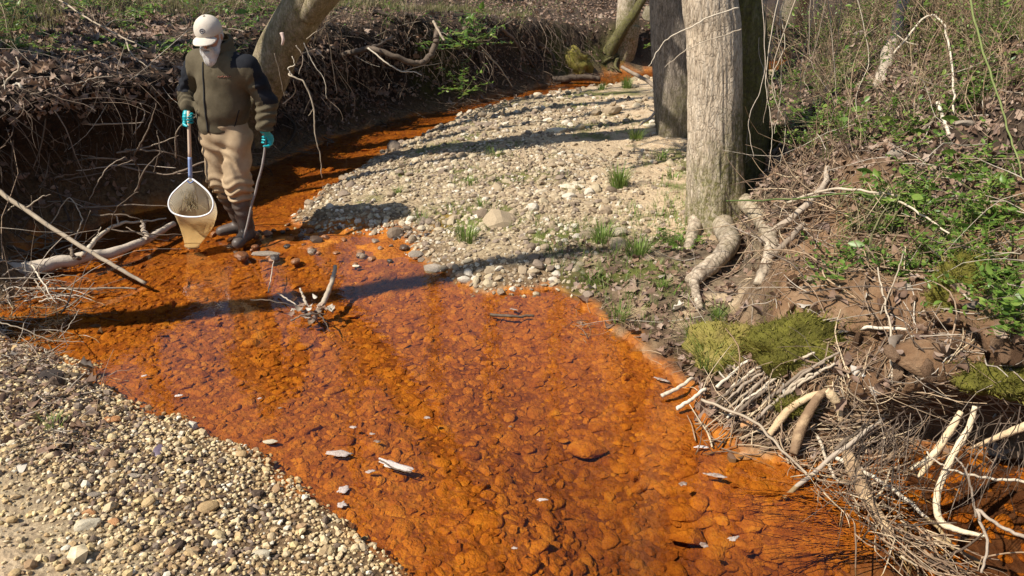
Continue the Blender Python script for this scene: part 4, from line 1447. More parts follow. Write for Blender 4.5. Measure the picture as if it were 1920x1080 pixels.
TWIG = palette("twig_bark", [(.30, .24, .18), (.40, .33, .25), (.22, .16, .11), (.5, .43, .34), (.34, .24, .16), (.16, .12, .09)], .85, .2, .3)
STRAW = palette("dry_stem", [(.44, .32, .20), (.30, .20, .12), (.54, .42, .27), (.19, .125, .08), (.36, .25, .155), (.11, .075, .05), (.24, .16, .105)], .8, .2, .2)
ROOTY = palette("hanging_root", [(.10, .07, .05), (.16, .115, .08), (.06, .045, .032), (.22, .165, .12)], .85, .2, .2)
def twigs(n, sampler, length, rad, name, mat, label, tilt=.35, heading=None, lift=.01, bend=.26, cat="twigs", rng=RNG):
    mb = MB()
    for k in range(n):
        p0 = sampler(rng)
        L = length * math.exp(rng.normal(0, .45))
        a = rng.uniform(0, 6.28) if heading is None else heading + rng.normal(0, .65)
        d = np.array([math.cos(a), math.sin(a), rng.normal(0, tilt)])
        d /= np.linalg.norm(d)
        pts = [p0 + np.array([0, 0, lift])]
        for j in range(3):
            d = d + rng.normal(0, bend, 3)
            d /= np.linalg.norm(d)
            q = pts[-1] + d * L / 3
            if tilt < 1:
                c_, n_, _, _ = BVH.find_nearest(Vector(q))
                if (Vector(q) - c_).dot(n_) < lift:
                    q = np.array(c_ + n_ * lift)
            pts.append(q)
        r = rad * math.exp(rng.normal(0, .4))
        mb.add(*tube(pts, r, r * .5, 4, n=7, cap=False), rng.random())
    return stuff(mb, name, mat, label, cat, True)
def on_plane(boxes):
    W = np.cumsum([b[4] for b in boxes])
    def f(rng):
        b = boxes[int(np.searchsorted(W, rng.random() * W[-1]))]
        u = rng.uniform(0, 1)
        return P(b[0] + (b[2] - b[0]) * u + rng.normal(0, 28), b[1] + (b[3] - b[1]) * u + rng.normal(0, 16), abs(rng.normal(0, .05)) + .01)
    return f
def on_px(boxes, lift=0.0):
    """random ground point seen inside one of the photo boxes (x0, y0, x1, y1, weight)"""
    W = np.cumsum([b[4] for b in boxes])
    def f(rng):
        b = boxes[int(np.searchsorted(W, rng.random() * W[-1]))]
        return G(rng.uniform(b[0], b[2]), rng.uniform(b[1], b[3]), lift)
    return f
twigs(820, on_px([(1920, 60, 2450, 700, 3), (1400, 60, 1920, 330, 3), (1420, 300, 1920, 520, 3), (1300, 470, 1900, 720, 3)]), .28, .0028, "twig_litter", TWIG, "thin dead twigs strewn over the right hand bank", .3)
twigs(560, on_px([(1300, 720, 1500, 860, 3), (1460, 720, 1700, 900, 4), (1560, 700, 1900, 770, 2.5)]), .24, .0027, "drift_twigs", STRAW, "drift of dry twigs caught against the foot of the right bank", .35, heading=.75, lift=.02, bend=.22)
twigs(250, on_plane([(1500, 850, 1640, 960, 2), (1600, 920, 1720, 1040, 3), (1660, 980, 1830, 1100, 3)]), .17, .0026, "drift_twigs", STRAW, "raft of twigs and roots floating in the corner under the right bank", .3, heading=-.9, lift=.0, bend=.25)
twigs(260, on_px([(1400, 380, 1720, 540, 3), (1420, 300, 1560, 420, 2)]), .34, .0028, "dry_tangle", STRAW, "tangle of dry stems over the bank beside the pale tree", .5, lift=.04, bend=.3)
twigs(240, on_px([(1080, 470, 1300, 640, 3), (1240, 560, 1330, 700, 1)]), .12, .0016, "dry_grass", STRAW, "dry grass and straw on the low bank left of the pale tree roots", .4, lift=.01, bend=.25)
twigs(560, on_px([(-480, 100, 0, 600, 2), (0, 60, 520, 200, 3), (560, 20, 1000, 130, 2), (0, 430, 150, 640, 2)]), .38, .0026, "twig_litter", TWIG, "thin dead twigs strewn over the left bank", .35)
twigs(300, on_px([(0, 560, 110, 700, 2), (20, 700, 220, 860, 1)]), .12, .0024, "twig_litter", TWIG, "dark twig scraps at the left edge of the near bar", .2)

# roots and stems hanging over the dark cut bank on the left
mb = MB()
rg = np.random.default_rng(77)
Lf = catmull(LEFT_FOOT, 400)
for k in range(1700):
    i = int(rg.uniform(95, 300))
    f = Lf[i]
    t = Lf[i + 1] - Lf[i - 1]
    t /= np.linalg.norm(t)
    nrm = np.array([-t[1], t[0]])
    into = rg.uniform(.0, .75)
    b = f + nrm * into
    top_, nn = drop(b[0], b[1])
    z1 = top_[2] if rg.random() < .6 else rg.uniform(.35, 1.1)
    x, y = b
    drops = rg.uniform(.15, .8) * min(1, z1)
    out = nrm * -rg.uniform(0.02, .28)
    side = t * rg.normal(0, .18)
    p0 = np.array([x, y, z1 + .02])
    pm = np.array([x + out[0] + side[0] * .5, y + out[1] + side[1] * .5, z1 - drops * .35])
    p1 = np.array([x + out[0] * 1.3 + side[0] * 1.6, y + out[1] * 1.3 + side[1] * 1.6, max(z1 - drops, .02)])
    r = .0027 * math.exp(rg.normal(0, .6))
    mb.add(*tube([p0, pm, (pm + p1) / 2 + rg.normal(0, .04, 3), p1], r, r * .5, 4, n=9, cap=False), rg.random())
stuff(mb, "hanging_roots", ROOTY, "mass of thin roots and stems hanging over the dark cut bank", "roots", True)

# ------------------------------------------------------------------ grass tufts
GRASS = leafmat("grass_blade", [(.10, .17, .03), (.17, .27, .05), (.26, .36, .08), (.34, .37, .13)], .45, .3, .4)
def tuft_mesh(seed, nb=70, hgt=.16, spread=.05, lean=.55):
    r = np.random.default_rng(seed)
    mb = MB()
    for k in range(nb):
        a = r.uniform(0, 6.28)
        b0 = np.array([math.cos(a), math.sin(a), 0]) * spread * math.sqrt(r.random())
        h_ = hgt * r.uniform(.45, 1.1)
        d = np.array([math.cos(a), math.sin(a), 0]) * h_ * r.uniform(.1, lean)
        side = np.array([-math.sin(a), math.cos(a), 0]) * r.uniform(.0016, .0034)
        V = []
        for j, f in enumerate((0, .35, .7, 1)):
            c = b0 + d * f ** 1.7 + np.array([0, 0, h_ * (f - .28 * f ** 3 * r.uniform(.2, 1.4))])
            wv = side * (1 - f) ** .6 if f < 1 else side * .02
            V += [c - wv, c + wv]
        F = [[0, 1, 3, 2], [2, 3, 5, 4], [4, 5, 7, 6]]
        mb.add(np.array(V), np.array(F), r.random())
    me = mb.mesh("grass_tuft")
    me.materials.append(GRASS)
    return me
TUFTS = [tuft_mesh(500 + k, n_, h_, s_, l_) for k, (n_, h_, s_, l_) in enumerate([(170, .19, .06, .7), (110, .15, .06, .9), (60, .11, .05, .9), (40, .09, .06, 1.0), (130, .22, .07, 1.1)])]
for px, py, k, sc_, lab in [
    (1160, 350, 0, 1.35, "largest green grass tuft standing alone on the gravel bar left of the pale trunk"),
    (1192, 262, 1, 1.35, "small bright grass tuft near the foot of the grey trunk"),
    (1128, 452, 1, 1.3, "dark green grass tuft at the shaded edge left of the pale tree base"),
    (1195, 480, 1, 1.4, "bright green grass clump right below the pale tree roots"),
    (1108, 530, 2, 1.3, "thin grass tuft above the water at the inner corner of the bar"),
    (875, 452, 1, 1.3, "thin pale grass tuft at the wet lower edge of the gravel bar"),
    (1330, 690, 4, .95, "long bladed sedge clump hanging over the water beside the moss mound"),
    (1300, 640, 4, .75, "sedge tuft growing at the left side of the moss mound"),
    (1345, 600, 4, .6, "upright sedge tuft on top of the moss mound"),
    (902, 388, 2, 1.0, "small grass tuft in the middle of the stony bar"),
    (1240, 298, 2, 1.2, "narrow green sprout between the big tuft and grey trunk"),
    (745, 362, 2, .8, "smallest green sprout on the stony bar by the channel"),
    (878, 345, 3, 1.2, "dark green patch of grass in a shadow stripe of the bar"),
    (1175, 165, 0, 1.3, "tall grass tuft at the far end of the gravel bar by the bend"),
    (1128, 168, 2, 1.6, "low grass at the far end of the gravel bar"),
    (1262, 335, 3, 1.4, "sparse weed tuft on sand just left of the pale trunk"),
    (790, 415, 3, 1.2, "dark low weed at the lower left of the stony bar"),
    (1160, 600, 2, 1.3, "dry grass tuft over the water left of the sedge"),
    (1265, 460, 2, 1.2, "leafy green tuft at the left foot of the pale trunk"),
    (95, 800, 3, .9, "tiny yellow green sprout in the dark soil at the left edge"),
    (930, 295, 3, 1.4, "flat grass patch on the upper part of the bar"),
    (1240, 540, 2, 1.0, "pale grass tuft on the low bank left of the big root"),
]:
    g = G(px, py)
    o = bpy.data.objects.new("grass_tuft", TUFTS[k])
    COL.objects.link(o)
    o.location = g
    o.rotation_euler = (0, 0, random.random() * 6)
    o.scale = (sc_,) * 3
    tag(o, lab, "grass tuft")
# short sparse grass: on the low ground by the pale tree and on top of the far bank
def blades(pos, hgt, name, label, mat=GRASS, wid=.0024, rng=RNG):
    n = len(pos)
    protos = []
    for k in range(6):
        r = np.random.default_rng(800 + k)
        V, F = [], []
        for b in range(5):
            a = r.uniform(0, 6.28)
            d = np.array([math.cos(a), math.sin(a), 0]) * r.uniform(.15, .7)
            s_ = np.array([-math.sin(a), math.cos(a), 0]) * .022
            o_ = np.array([r.normal(0, .2), r.normal(0, .2), 0])
            i0 = len(V)
            V += [o_ - s_, o_ + s_, o_ + d * .4 - s_ * .7 + [0, 0, .6], o_ + d * .4 + s_ * .7 + [0, 0, .6], o_ + d + [0, 0, r.uniform(.75, 1.1)]]
            F += [[i0, i0 + 1, i0 + 3, i0 + 2]]
        T_ = [[5 * b + 2, 5 * b + 3, 5 * b + 4] for b in range(5)]
        protos.append((np.array(V), [np.array(F), np.array(T_)]))
    s = hgt * np.exp(rng.normal(0, .35, n))
    mb = instances(protos, pos, rand_rot(n, .15, rng=rng), np.repeat(s[:, None], 3, 1), rng.integers(0, 6, n), rng.random(n))
    return stuff(mb, name, mat, label, "grass", True)
WEED = leafmat("weed_blade", [(.16, .16, .05), (.26, .24, .09), (.34, .29, .14), (.12, .15, .04), (.40, .33, .2)], .6, .2, .35)
p = jitter(.2, 2.2, 3.9, 6.5, .045)
Z = zones(p)
ok = (Z["dr"] > .1) & (Z["dq"] < .1) & (fbm(p * 2.2, 3, 73) > .0) & (RNG.random(len(p)) < .55)
blades(drop_many(p[ok])[0], .055, "short_grass", "short sparse grass on the low ground beside the pale tree")
p = jitter(-1.2, 2.4, 5, 11, .075)
Z = zones(p)
ok = (Z["dr"] > .35) & (Z["dq"] < .1) & ((fbm(p * 2.2, 4, 73) > .22) | (np.min([np.hypot((p[:, 0] - a_) / .5, (p[:, 1] - b_) / .25) for a_, b_ in ((-.3, 5.75), (-.35, 8.1), (.05, 6.8), (.5, 5.35))], 0) < 1)) & (RNG.random(len(p)) < .6)
blades(drop_many(p[ok])[0], .045, "short_grass", "thin low grass growing in patches between the bar stones")
p = jitter(-9, 3.5, 6.3, 15, .07)
Z = zones(p)
ok = (Z["dl"] > .9) & (fbm(p * .8, 3, 96) + .35 * sstep(.8, 3, Z["dl"]) > .05) & (RNG.random(len(p)) < .85)
blades(drop_many(p[ok])[0], .11, "weeds", "yellow green weeds and grass over the top of the far bank", WEED)
p = jitter(1.6, 8, 2.0, 12, .075)
Z = zones(p)
ok = (Z["dq"] > .55) & (fbm(p * 1.2, 3, 97) > -.15) & (RNG.random(len(p)) < .6)
blades(drop_many(p[ok])[0], .12, "dry_weeds", "dry straw coloured grass and weeds among the thicket of the right bank", WEED)
# dark soil crumbs between the gravel and the sand of the near bar
p = jitter(-3.6, -.9, 1.7, 4.4, .022)
Z = zones(p)
band = np.abs((p[:, 0] + 2.25) + 1.15 * (p[:, 1] - 3.15) + .4 * fbm(p * 1.6, 4, 71)) * 1.7
ok = (Z["df"] > -.05) & (RNG.random(len(p)) < .85 * sstep(.95, .2, band)) & (Z["df"] < 2)
p = p[ok]
pos, nor = drop_many(p)
n = len(p)
SOILC = palette("soil_crumb", [(.10, .07, .05), (.16, .11, .08), (.06, .045, .035), (.22, .16, .12), (.30, .23, .17)], .95, .1, .8)
s = .0085 * np.exp(RNG.normal(0, .45, n))
pos[:, 2] += s * .2
mb = instances(P_BED, pos, rand_rot(n, .5, nor), s[:, None] * RNG.uniform(.6, 1.3, (n, 3)), RNG.integers(0, len(P_BED), n), RNG.random(n))
stuff(mb, "soil_crumbs", SOILC, "dark crumbly soil and leaf scraps along the left of the near bar", "soil")

# ------------------------------------------------------------------ leafy ground plants
GREEN = leafmat("green_leaf", [(.07, .14, .022), (.12, .22, .035), (.19, .31, .05), (.29, .38, .08)], .38, .45, .45)
STEM = simple("plant_stem", [(.3, (.12, .13, .05)), (.7, (.3, .26, .12))], 20)
P_GL = [leaf_proto(450 + k, .5, .35) for k in range(4)]
def plant_pair(seed, stems=7, L=.22, leaf=.032, up=.7):
    r = np.random.default_rng(seed)
    ms = MB()
    lp, lr = [], []
    for k in range(stems):
        a = r.uniform(0, 6.28)
        d = np.array([math.cos(a), math.sin(a), up * r.uniform(.4, 1.6)])
        d /= np.linalg.norm(d)
        pts = [np.zeros(3)]
        for j in range(4):
            d = d + r.normal(0, .18, 3) - np.array([0, 0, .12])
            d /= np.linalg.norm(d)
            q = pts[-1] + d * L * r.uniform(.7, 1.2) / 4
            q[2] = max(q[2], .004)
            pts.append(q)
        ms.add(*tube(pts, .0016, .0008, 4, n=8, cap=False), .5)
        C = catmull(pts, 9)
        for j in range(2, 9):
            for sg in (-1, 1):
                if r.random() < .85:
                    out = np.cross(d, [0, 0, 1.0]) * sg + r.normal(0, .3, 3)
                    out /= np.linalg.norm(out) + 1e-9
                    lp.append(C[j] + out * leaf * .5)
                    lr.append(out)
    lp, lr = np.array(lp), np.array(lr)
    n = len(lp)
    nz = np.tile([0, 0, 1.0], (n, 1)) + r.normal(0, .35, (n, 3))
    nz -= lr * (nz * lr).sum(1)[:, None]
    nz /= np.linalg.norm(nz, axis=1)[:, None]
    R_ = np.stack([lr, np.cross(nz, lr), nz], -1)
    s = leaf * np.exp(r.normal(0, .25, n))
    ml = instances(P_GL, lp, R_, np.repeat(s[:, None], 3, 1), r.integers(0, 4, n), r.random(n))
    a, b = ms.mesh("stem"), ml.mesh("leaves")
    a.materials.append(STEM)
    b.materials.append(GREEN)
    return a, b
PLANTS = [plant_pair(600 + k, *a) for k, a in enumerate([(8, .22, .034, .7), (6, .16, .028, .5), (10, .26, .036, .9), (7, .2, .03, .35), (5, .34, .04, 1.3)])]
def put_plant(g, k, sc_, label, group=None, name="leafy_plant", cat="plant", rot=None):
    t = thing(name, g, label, cat, group)
    t.rotation_euler = (0, 0, random.random() * 6.28)
    t.scale = (sc_,) * 3
    link("stem", PLANTS[k][0], None, t)
    o = link("leaves", PLANTS[k][1], None, t)
    return t
PB = [(1500, 225, 1620, 275, 16, "right of the yellow moss hump by the big trunk"), (1660, 225, 1720, 260, 7, "below the arched cane in the upper right leaf litter"), (1780, 170, 1850, 220, 7, "beside the foot of the arched pale cane"), (1600, 370, 1760, 430, 14, "around the thin pale stick above the bare clay"), (1740, 460, 1860, 540, 18, "around the bright green moss clump at the right"), (1840, 300, 1920, 430, 15, "under the green cane at the right edge"), (1850, 520, 1920, 620, 9, "at the right edge above the clay"), (1440, 80, 1560, 230, 14, "behind the pale vines right of the big trunk"), (1560, 30, 1740, 170, 16, "around the leaning brown sapling"), (1740, 30, 1920, 170, 18, "in the thicket of the top right corner"), (1420, 180, 1520, 240, 8, "just above the yellow moss hump"), (1640, 400, 1680, 440, 4, "over the dark hollow right of the pale tree"), (1240, 440, 1285, 475, 3, "at the left foot of the big pale trunk"), (1700, 280, 1850, 460, 10, "in the open leaf litter of the middle right bank"), (1560, 440, 1700, 520, 6, "on the crest of the bare clay")]
rg = np.random.default_rng(12)
for b in PB:
    for k in range(b[4]):
        put_plant(G(rg.uniform(b[0], b[2]), rg.uniform(b[1], b[3])), int(rg.integers(0, 5)), rg.uniform(.55, 1.0), "small leafy green plant " + b[5], "leafy plants " + b[5])
for k in range(26):
    put_plant(G(rg.uniform(0, 620), rg.uniform(0, 110)), int(rg.integers(0, 5)), rg.uniform(1.0, 1.7), "low green plant among dead leaves on top of the far left bank", "low plants on the left bank")
# ferny evergreen hanging on the dark bank
for px, py, Y, sc_, lab in [(862, 92, 10.9, 2.6, "upper green bush hanging over the dark cut bank"), (900, 80, 11.2, 2.2, "bush just right of the upper green bush"), (870, 172, 10.9, 2.0, "lower green bush at the foot of the dark cut bank"), (1252, 90, 14.5, 2.4, "dark green bush left of the grey trunk by the bend")]:
    put_plant(P(px, py, Y=Y), 2, sc_, lab, None, "green_bush", "bush")

# ------------------------------------------------------------------ thicket of thin stems on the right bank
def shrub_pair(seed, stems=6, H=1.0, leafy=.5, leaf=.026):
    r = np.random.default_rng(seed)
    ms = MB()
    tips = []
    for k in range(stems):
        a = r.uniform(0, 6.28)
        d = np.array([math.cos(a) * .45, math.sin(a) * .45, 1.0])
        p0 = np.array([math.cos(a), math.sin(a), 0]) * r.uniform(0, .12)
        pts = [p0]
        for j in range(5):
            d = d + r.normal(0, .2, 3) + np.array([0, 0, -.03 * j])
            d /= np.linalg.norm(d)
            pts.append(pts[-1] + d * H * r.uniform(.7, 1.2) / 5)
        rr = r.uniform(.002, .0045)
        ms.add(*tube(pts, rr, rr * .35, 4, n=12, cap=False), r.random())
        C = catmull(pts, 14)
        for j in range(4, 14):
            if r.random() < .75:
                dd = d + r.normal(0, .8, 3)
                dd /= np.linalg.norm(dd)
                l_ = H * r.uniform(.08, .25)
                e = [C[j], C[j] + dd * l_ * .5 + r.normal(0, .01, 3), C[j] + dd * l_ + r.normal(0, .02, 3)]
                ms.add(*tube(e, rr * .45, rr * .2, 3, n=5, cap=False), r.random())
                for q in range(5):
                    if r.random() < leafy:
                        tips.append(e[0] + (e[2] - e[0]) * r.uniform(.3, 1.05) + r.normal(0, .012, 3))
    a = ms.mesh("stems")
    a.materials.append(STRAW)
    n = len(tips)
    b = None
    if n:
        s = leaf * np.exp(r.normal(0, .3, n))
        ml = instances(P_GL, np.array(tips), rand_rot(n, .8, rng=r), np.repeat(s[:, None], 3, 1), r.integers(0, 4, n), r.random(n))
        b = ml.mesh("leaves")
        b.materials.append(GREEN)
    return a, b
SHRUBS = [shrub_pair(700 + k, *a) for k, a in enumerate([(7, 1.0, .35), (6, .8, .55), (8, 1.2, .2), (5, .7, .7), (7, 1.3, .3)])]
def put_shrub(g, k, sc_, label, group):
    t = thing("thin_shrub", g, label, "shrub", group)
    t.rotation_euler = (0, 0, random.random() * 6.28)
    t.scale = (sc_,) * 3
    link("stems", SHRUBS[k][0], None, t)
    if SHRUBS[k][1]:
        link("leaves", SHRUBS[k][1], None, t)
for b in [(1430, 20, 1620, 210, 30, "between the big trunk and the brown sapling"), (1600, 0, 1760, 120, 20, "around the brown sapling at the top of the bank"), (1760, 0, 1920, 120, 22, "in the top right corner of the thicket"), (1700, 100, 1920, 260, 14, "lower in the thicket by the arched cane"), (1440, 200, 1640, 330, 8, "by the yellow moss hump right of the trunk")]:
    for k in range(b[4]):
        put_shrub(G(rg.uniform(b[0], b[2]), rg.uniform(b[1], b[3])), int(rg.integers(0, 5)), rg.uniform(.45, .9), "thin stemmed shrub with small leaves " + b[5], "thin shrubs " + b[5])
for k in range(60):
    put_shrub(G(rg.uniform(0, 1130), rg.uniform(0, 90)), int(rg.integers(0, 5)), rg.uniform(.5, 1.0), "thin twiggy shrub on top of the far bank", "twiggy shrubs on the far bank")
# ------------------------------------------------------------------ logs, sticks, roots, moss, floating bits
M_LOG = simple("weathered_wood", [(.25, (.16, .12, .085)), (.5, (.34, .27, .20)), (.75, (.50, .42, .33))], 12, .85, .25, .7, 50, .006, stretch=(1, 1, 1))
M_PALE = simple("pale_stick", [(.25, (.34, .27, .19)), (.5, (.50, .42, .31)), (.75, (.62, .54, .42))], 14, .8, .25, .5, 60, .004)
M_DARK = simple("dark_wood", [(.25, (.05, .035, .025)), (.5, (.11, .08, .055)), (.75, (.20, .15, .11))], 12, .8, .3, .6, 50, .005)
M_ROOT = simple("peeled_root", [(.28, (.20, .125, .07)), (.40, (.46, .32, .18)), (.55, (.60, .45, .27)), (.78, (.70, .57, .38))], 13, .8, .25, .9, 55, .008)
M_GREENST = simple("green_cane", [(.3, (.10, .14, .04)), (.7, (.22, .26, .09))], 14)

def at(pt):
    """(px, py) on the ground; (px, py, Y) at depth Y; (px, py, 'z', h) at height h; (px, py, 'l', d) d above the ground"""
    if len(pt) == 2:
        return G(pt[0], pt[1], .012)
    if len(pt) == 3:
        return P(pt[0], pt[1], Y=pt[2])
    if pt[2] == 'z':
        return P(pt[0], pt[1], pt[3])
    return G(pt[0], pt[1], pt[3])

def stick(name, label, paths, mat, cat="stick", seg=7, rough=.15, wob=.004, seed=0, group=None):
    """paths: list of (points, r0, r1); the first is the stick, the others are its side twigs"""
    o0 = None
    for k, (pts, r0, r1) in enumerate(paths):
        mb = MB()
        w = np.array([at(p) for p in pts])
        mb.add(*tube(w, r0, r1, seg if r0 > .008 else 5, radii=None if name != 'peeled_root' else [r0 * .6, r0 * .85, r0 * .78, (r0 + r1) * .38, r1 * .7, r1 * .35], n=max(9, 9 * len(pts)), wob=wob, seed=seed + k, rough=rough, rsc=1.6 if name != 'peeled_root' else 4.0))
        if k == 0:
            base = tuple(w[0])
            o0 = tag(mb.build(name, mat, None, base), label, cat, group)
        else:
            mb.build("side_twig", mat, o0, base)
    return o0

# left side
stick("fallen_pole", "long straight pale pole slanting from the dark bank down into the creek", [([(-30, 335, 5.32), (0, 360, 5.2), (110, 435, 5.0), (200, 490, 4.85), (274, 532, 'z', .01)], .020, .013), ([(48, 392, 5.1), (75, 372, 5.15), (95, 365, 5.2)], .006, .003), ([(0, 405, 5.2), (30, 385, 5.15), (48, 388, 5.1)], .005, .003)], M_PALE, seed=1)
stick("fallen_log", "dark weathered log half in the water under the pale pole", [([(-60, 515, 'z', .06), (60, 503, 'z', .06), (150, 485, 'z', .06), (240, 463, 'z', .05), (325, 420, 'z', .04)], .062, .022), ([(278, 448, 'z', .06), (270, 432, 'z', .10), (268, 416, 'z', .15)], .018, .012), ([(150, 485, 'z', .09), (135, 478, 'z', .13), (134, 465, 'z', .17)], .016, .010)], M_LOG, "log", 14, .2, .008, 2)
stick("forked_branch", "pale forked branch lying behind the log", [([(155, 478, 'z', .10), (185, 445, 'z', .12), (222, 420, 'z', .12), (260, 416, 'z', .07), (312, 410, 'z', .01)], .020, .006), ([(222, 420, 'z', .12), (218, 402, 'z', .2)], .008, .004), ([(180, 448, 'z', .12), (190, 425, 'z', .2)], .006, .003)], M_PALE, seed=3)
stick("straight_twig", "thin straight twig lying flat on the water below the log", [([(-20, 539, 'z', .02), (120, 541, 'z', .015), (258, 540, 'z', .008)], .010, .006)], M_LOG, seed=4)
stick("snapped_twig", "snapped pale twig drooping from the log towards the water", [([(60, 497, 'z', .14), (75, 520, 'z', .12), (90, 545, 'z', .08), (106, 568, 'z', .01)], .006, .004), ([(64, 525, 'z', .1), (80, 545, 'z', .06), (95, 566, 'z', .01)], .006, .003)], M_PALE, seed=5)
stick("curled_twig", "thin curved twig arching over the near left edge of the water", [([(-10, 603, 'z', .14), (40, 616, 'z', .10), (95, 637, 'z', .03), (160, 640, 'z', .008)], .004, .002), ([(110, 634, 'z', .03), (130, 612, 'z', .07), (148, 580, 'z', .12)], .0025, .0015)], M_PALE, seed=6)
stick("bank_branch", "straight horizontal dead branch sticking out of the dark left bank", [([(-30, 220, 5.9), (60, 227, 5.95), (110, 228, 6.0), (180, 233, 6.1), (270, 230, 6.2)], .024, .003), ([(26, 225, 5.92), (10, 250, 5.85), (-10, 268, 5.8)], .010, .005), ([(50, 232, 5.93), (38, 255, 5.85), (28, 268, 5.8)], .008, .004)], M_LOG, seed=7)
stick("arched_branch", "long pale arched branch lying across the leaf litter at the top left", [([(-10, 16, 'l', .35), (55, 22, 'l', .3), (115, 40, 'l', .25), (160, 63, 'l', .2), (205, 83, 'l', .15), (278, 104, 'l', .06)], .014, .006), ([(240, 96, 'l', .12), (250, 118, 'l', .08), (280, 135, 'l', .04)], .008, .004), ([(200, 80, 'l', .15), (225, 68, 'l', .16), (262, 66, 'l', .14)], .006, .003)], M_PALE, seed=8)
stick("crooked_branch", "crooked pale branch standing at the left edge above the horizontal branch", [([(30, 222, 5.85), (30, 190, 5.83), (40, 165, 5.8), (28, 158, 5.8), (0, 180, 5.75), (-15, 200, 5.7)], .014, .008), ([(32, 190, 5.83), (24, 175, 5.8), (28, 160, 5.8)], .01, .006), ([(0, 170, 5.78), (22, 142, 5.8), (35, 130, 5.8), (32, 108, 5.85)], .011, .005)], M_PALE, seed=9)
stick("leaning_branch", "thin forked branch reaching up the dark bank behind the pole", [([(130, 470, 5.4), (152, 420, 5.5), (150, 400, 5.55), (128, 372, 5.6), (95, 420, 5.5)], .006, .004)], M_PALE, seed=10)
stick("bank_twig", "forked twig lying in the lit leaves of the left bank above the horizontal branch", [([(152, 220, 'l', .1), (165, 185, 'l', .12), (185, 170, 'l', .1), (215, 155, 'l', .05)], .007, .004), ([(165, 182, 'l', .12), (150, 180, 'l', .1), (110, 184, 'l', .08), (60, 190, 'l', .05)], .005, .003)], M_PALE, seed=11)
rg = np.random.default_rng(21)
for k in range(34):
    x, y = rg.uniform(-20, 330), rg.uniform(240, 440)
    Y = 6.35 - (y - 240) / 200 * .9
    a = rg.uniform(-.5, .5) if rg.random() < .6 else rg.uniform(1.1, 2.0)
    L = rg.uniform(60, 190)
    b = (x + L * math.cos(a), y - L * math.sin(a) * .6)
    stick("dead_stick", "thin dead stick in the shade under the overhanging left bank", [([(x, y, Y), ((x + b[0]) / 2 + rg.normal(0, 8), (y + b[1]) / 2 + rg.normal(0, 8), Y + rg.uniform(-.1, .1)), (b[0], b[1], Y + rg.uniform(-.2, .2))], rg.uniform(.004, .011), .003)], [M_DARK, M_LOG, M_DARK][k % 3], seed=100 + k, group="dead sticks under the left bank")
for k in range(26):
    x, y = rg.uniform(-10, 150), rg.uniform(455, 600)
    a = rg.uniform(-.3, .6)
    L = rg.uniform(40, 110)
    stick("dry_twig", "thin dry twig in the heap around the end of the log", [([(x, y, 'l', .03), (x + L * .5 * math.cos(a), y - L * .25 * math.sin(a), 'l', .07), (x + L * math.cos(a), y - L * .6 * math.sin(a), 'l', .03)], rg.uniform(.003, .006), .002)], [M_PALE, M_LOG][k % 2], seed=200 + k, group="dry twigs heaped at the end of the log")
# vines and roots at the leaning tree and the far dark bank
stick("hanging_vine", "pale crooked vine hanging from the leaning tree towards the water", [([(542, 138, 7.45), (545, 142, 7.4), (572, 158, 7.4), (588, 205, 7.4), (590, 250, 7.4), (600, 290, 7.42), (604, 335, 7.45)], .010, .004), ([(548, 143, 7.4), (540, 128, 7.4), (552, 122, 7.4), (548, 105, 7.4)], .007, .004), ([(588, 205, 7.4), (578, 218, 7.4)], .005, .003)], M_PALE, "vine", seed=12)
VN = [[(570, 80, 7.5), (585, 115, 7.5), (608, 150, 7.5), (612, 185, 7.5)], [(620, 35, 7.6), (640, 60, 7.7), (638, 95, 7.8), (650, 120, 7.9), (652, 155, 8.0)], [(612, 60, 7.6), (618, 85, 7.7), (628, 150, 7.8), (632, 175, 7.8)], [(515, 100, 7.4), (524, 135, 7.4), (530, 165, 7.4), (534, 180, 7.4)], [(655, 5, 7.8), (620, 40, 7.6), (575, 72, 7.4)], [(555, 85, 7.4), (568, 108, 7.4), (560, 140, 7.4)], [(530, 195, 7.6), (552, 175, 7.6), (550, 150, 7.5)]]
for k, v in enumerate(VN):
    stick("thin_vine", ["thin vine trailing from the underside of the leaning trunk", "thin vine hanging right of the leaning trunk over the dark bank"][k in (1, 2)], [(v, .006, .003)], [M_PALE, M_LOG][k % 2], "vine", seed=300 + k, group="thin vines around the leaning tree")
stick("curved_root", "thick curved root bending up through the dark bank right of the leaning tree", [([(625, 108, 10.0), (665, 97, 9.9), (700, 92, 9.8), (745, 108, 9.8), (785, 120, 9.9), (805, 105, 10.0), (818, 80, 10.1), (822, 52, 10.2)], .034, .04), ([(690, 92, 9.8), (715, 82, 9.9), (735, 70, 10.0)], .022, .015)], M_DARK, "tree root", 12, .12, .01, 13)
stick("broken_stick", "short pale broken stick leaning above the curved root", [([(813, 40, 10.1), (822, 58, 10.0), (833, 76, 9.9)], .018, .014)], M_PALE, seed=14)
stick("bleached_stick", "bleached bent stick in front of the dark bank hollow", [([(690, 90, 9.6), (725, 118, 9.5), (750, 133, 9.5), (775, 135, 9.5), (790, 141, 9.5)], .010, .006), ([(755, 134, 9.5), (790, 124, 9.6), (830, 118, 9.7)], .007, .004)], M_PALE, seed=15)
stick("slanting_stick", "thin stick slanting down the bank between the green bushes and the bend", [([(905, 95, 11.4), (935, 125, 11.6), (961, 163, 11.8)], .012, .008)], M_LOG, seed=16)
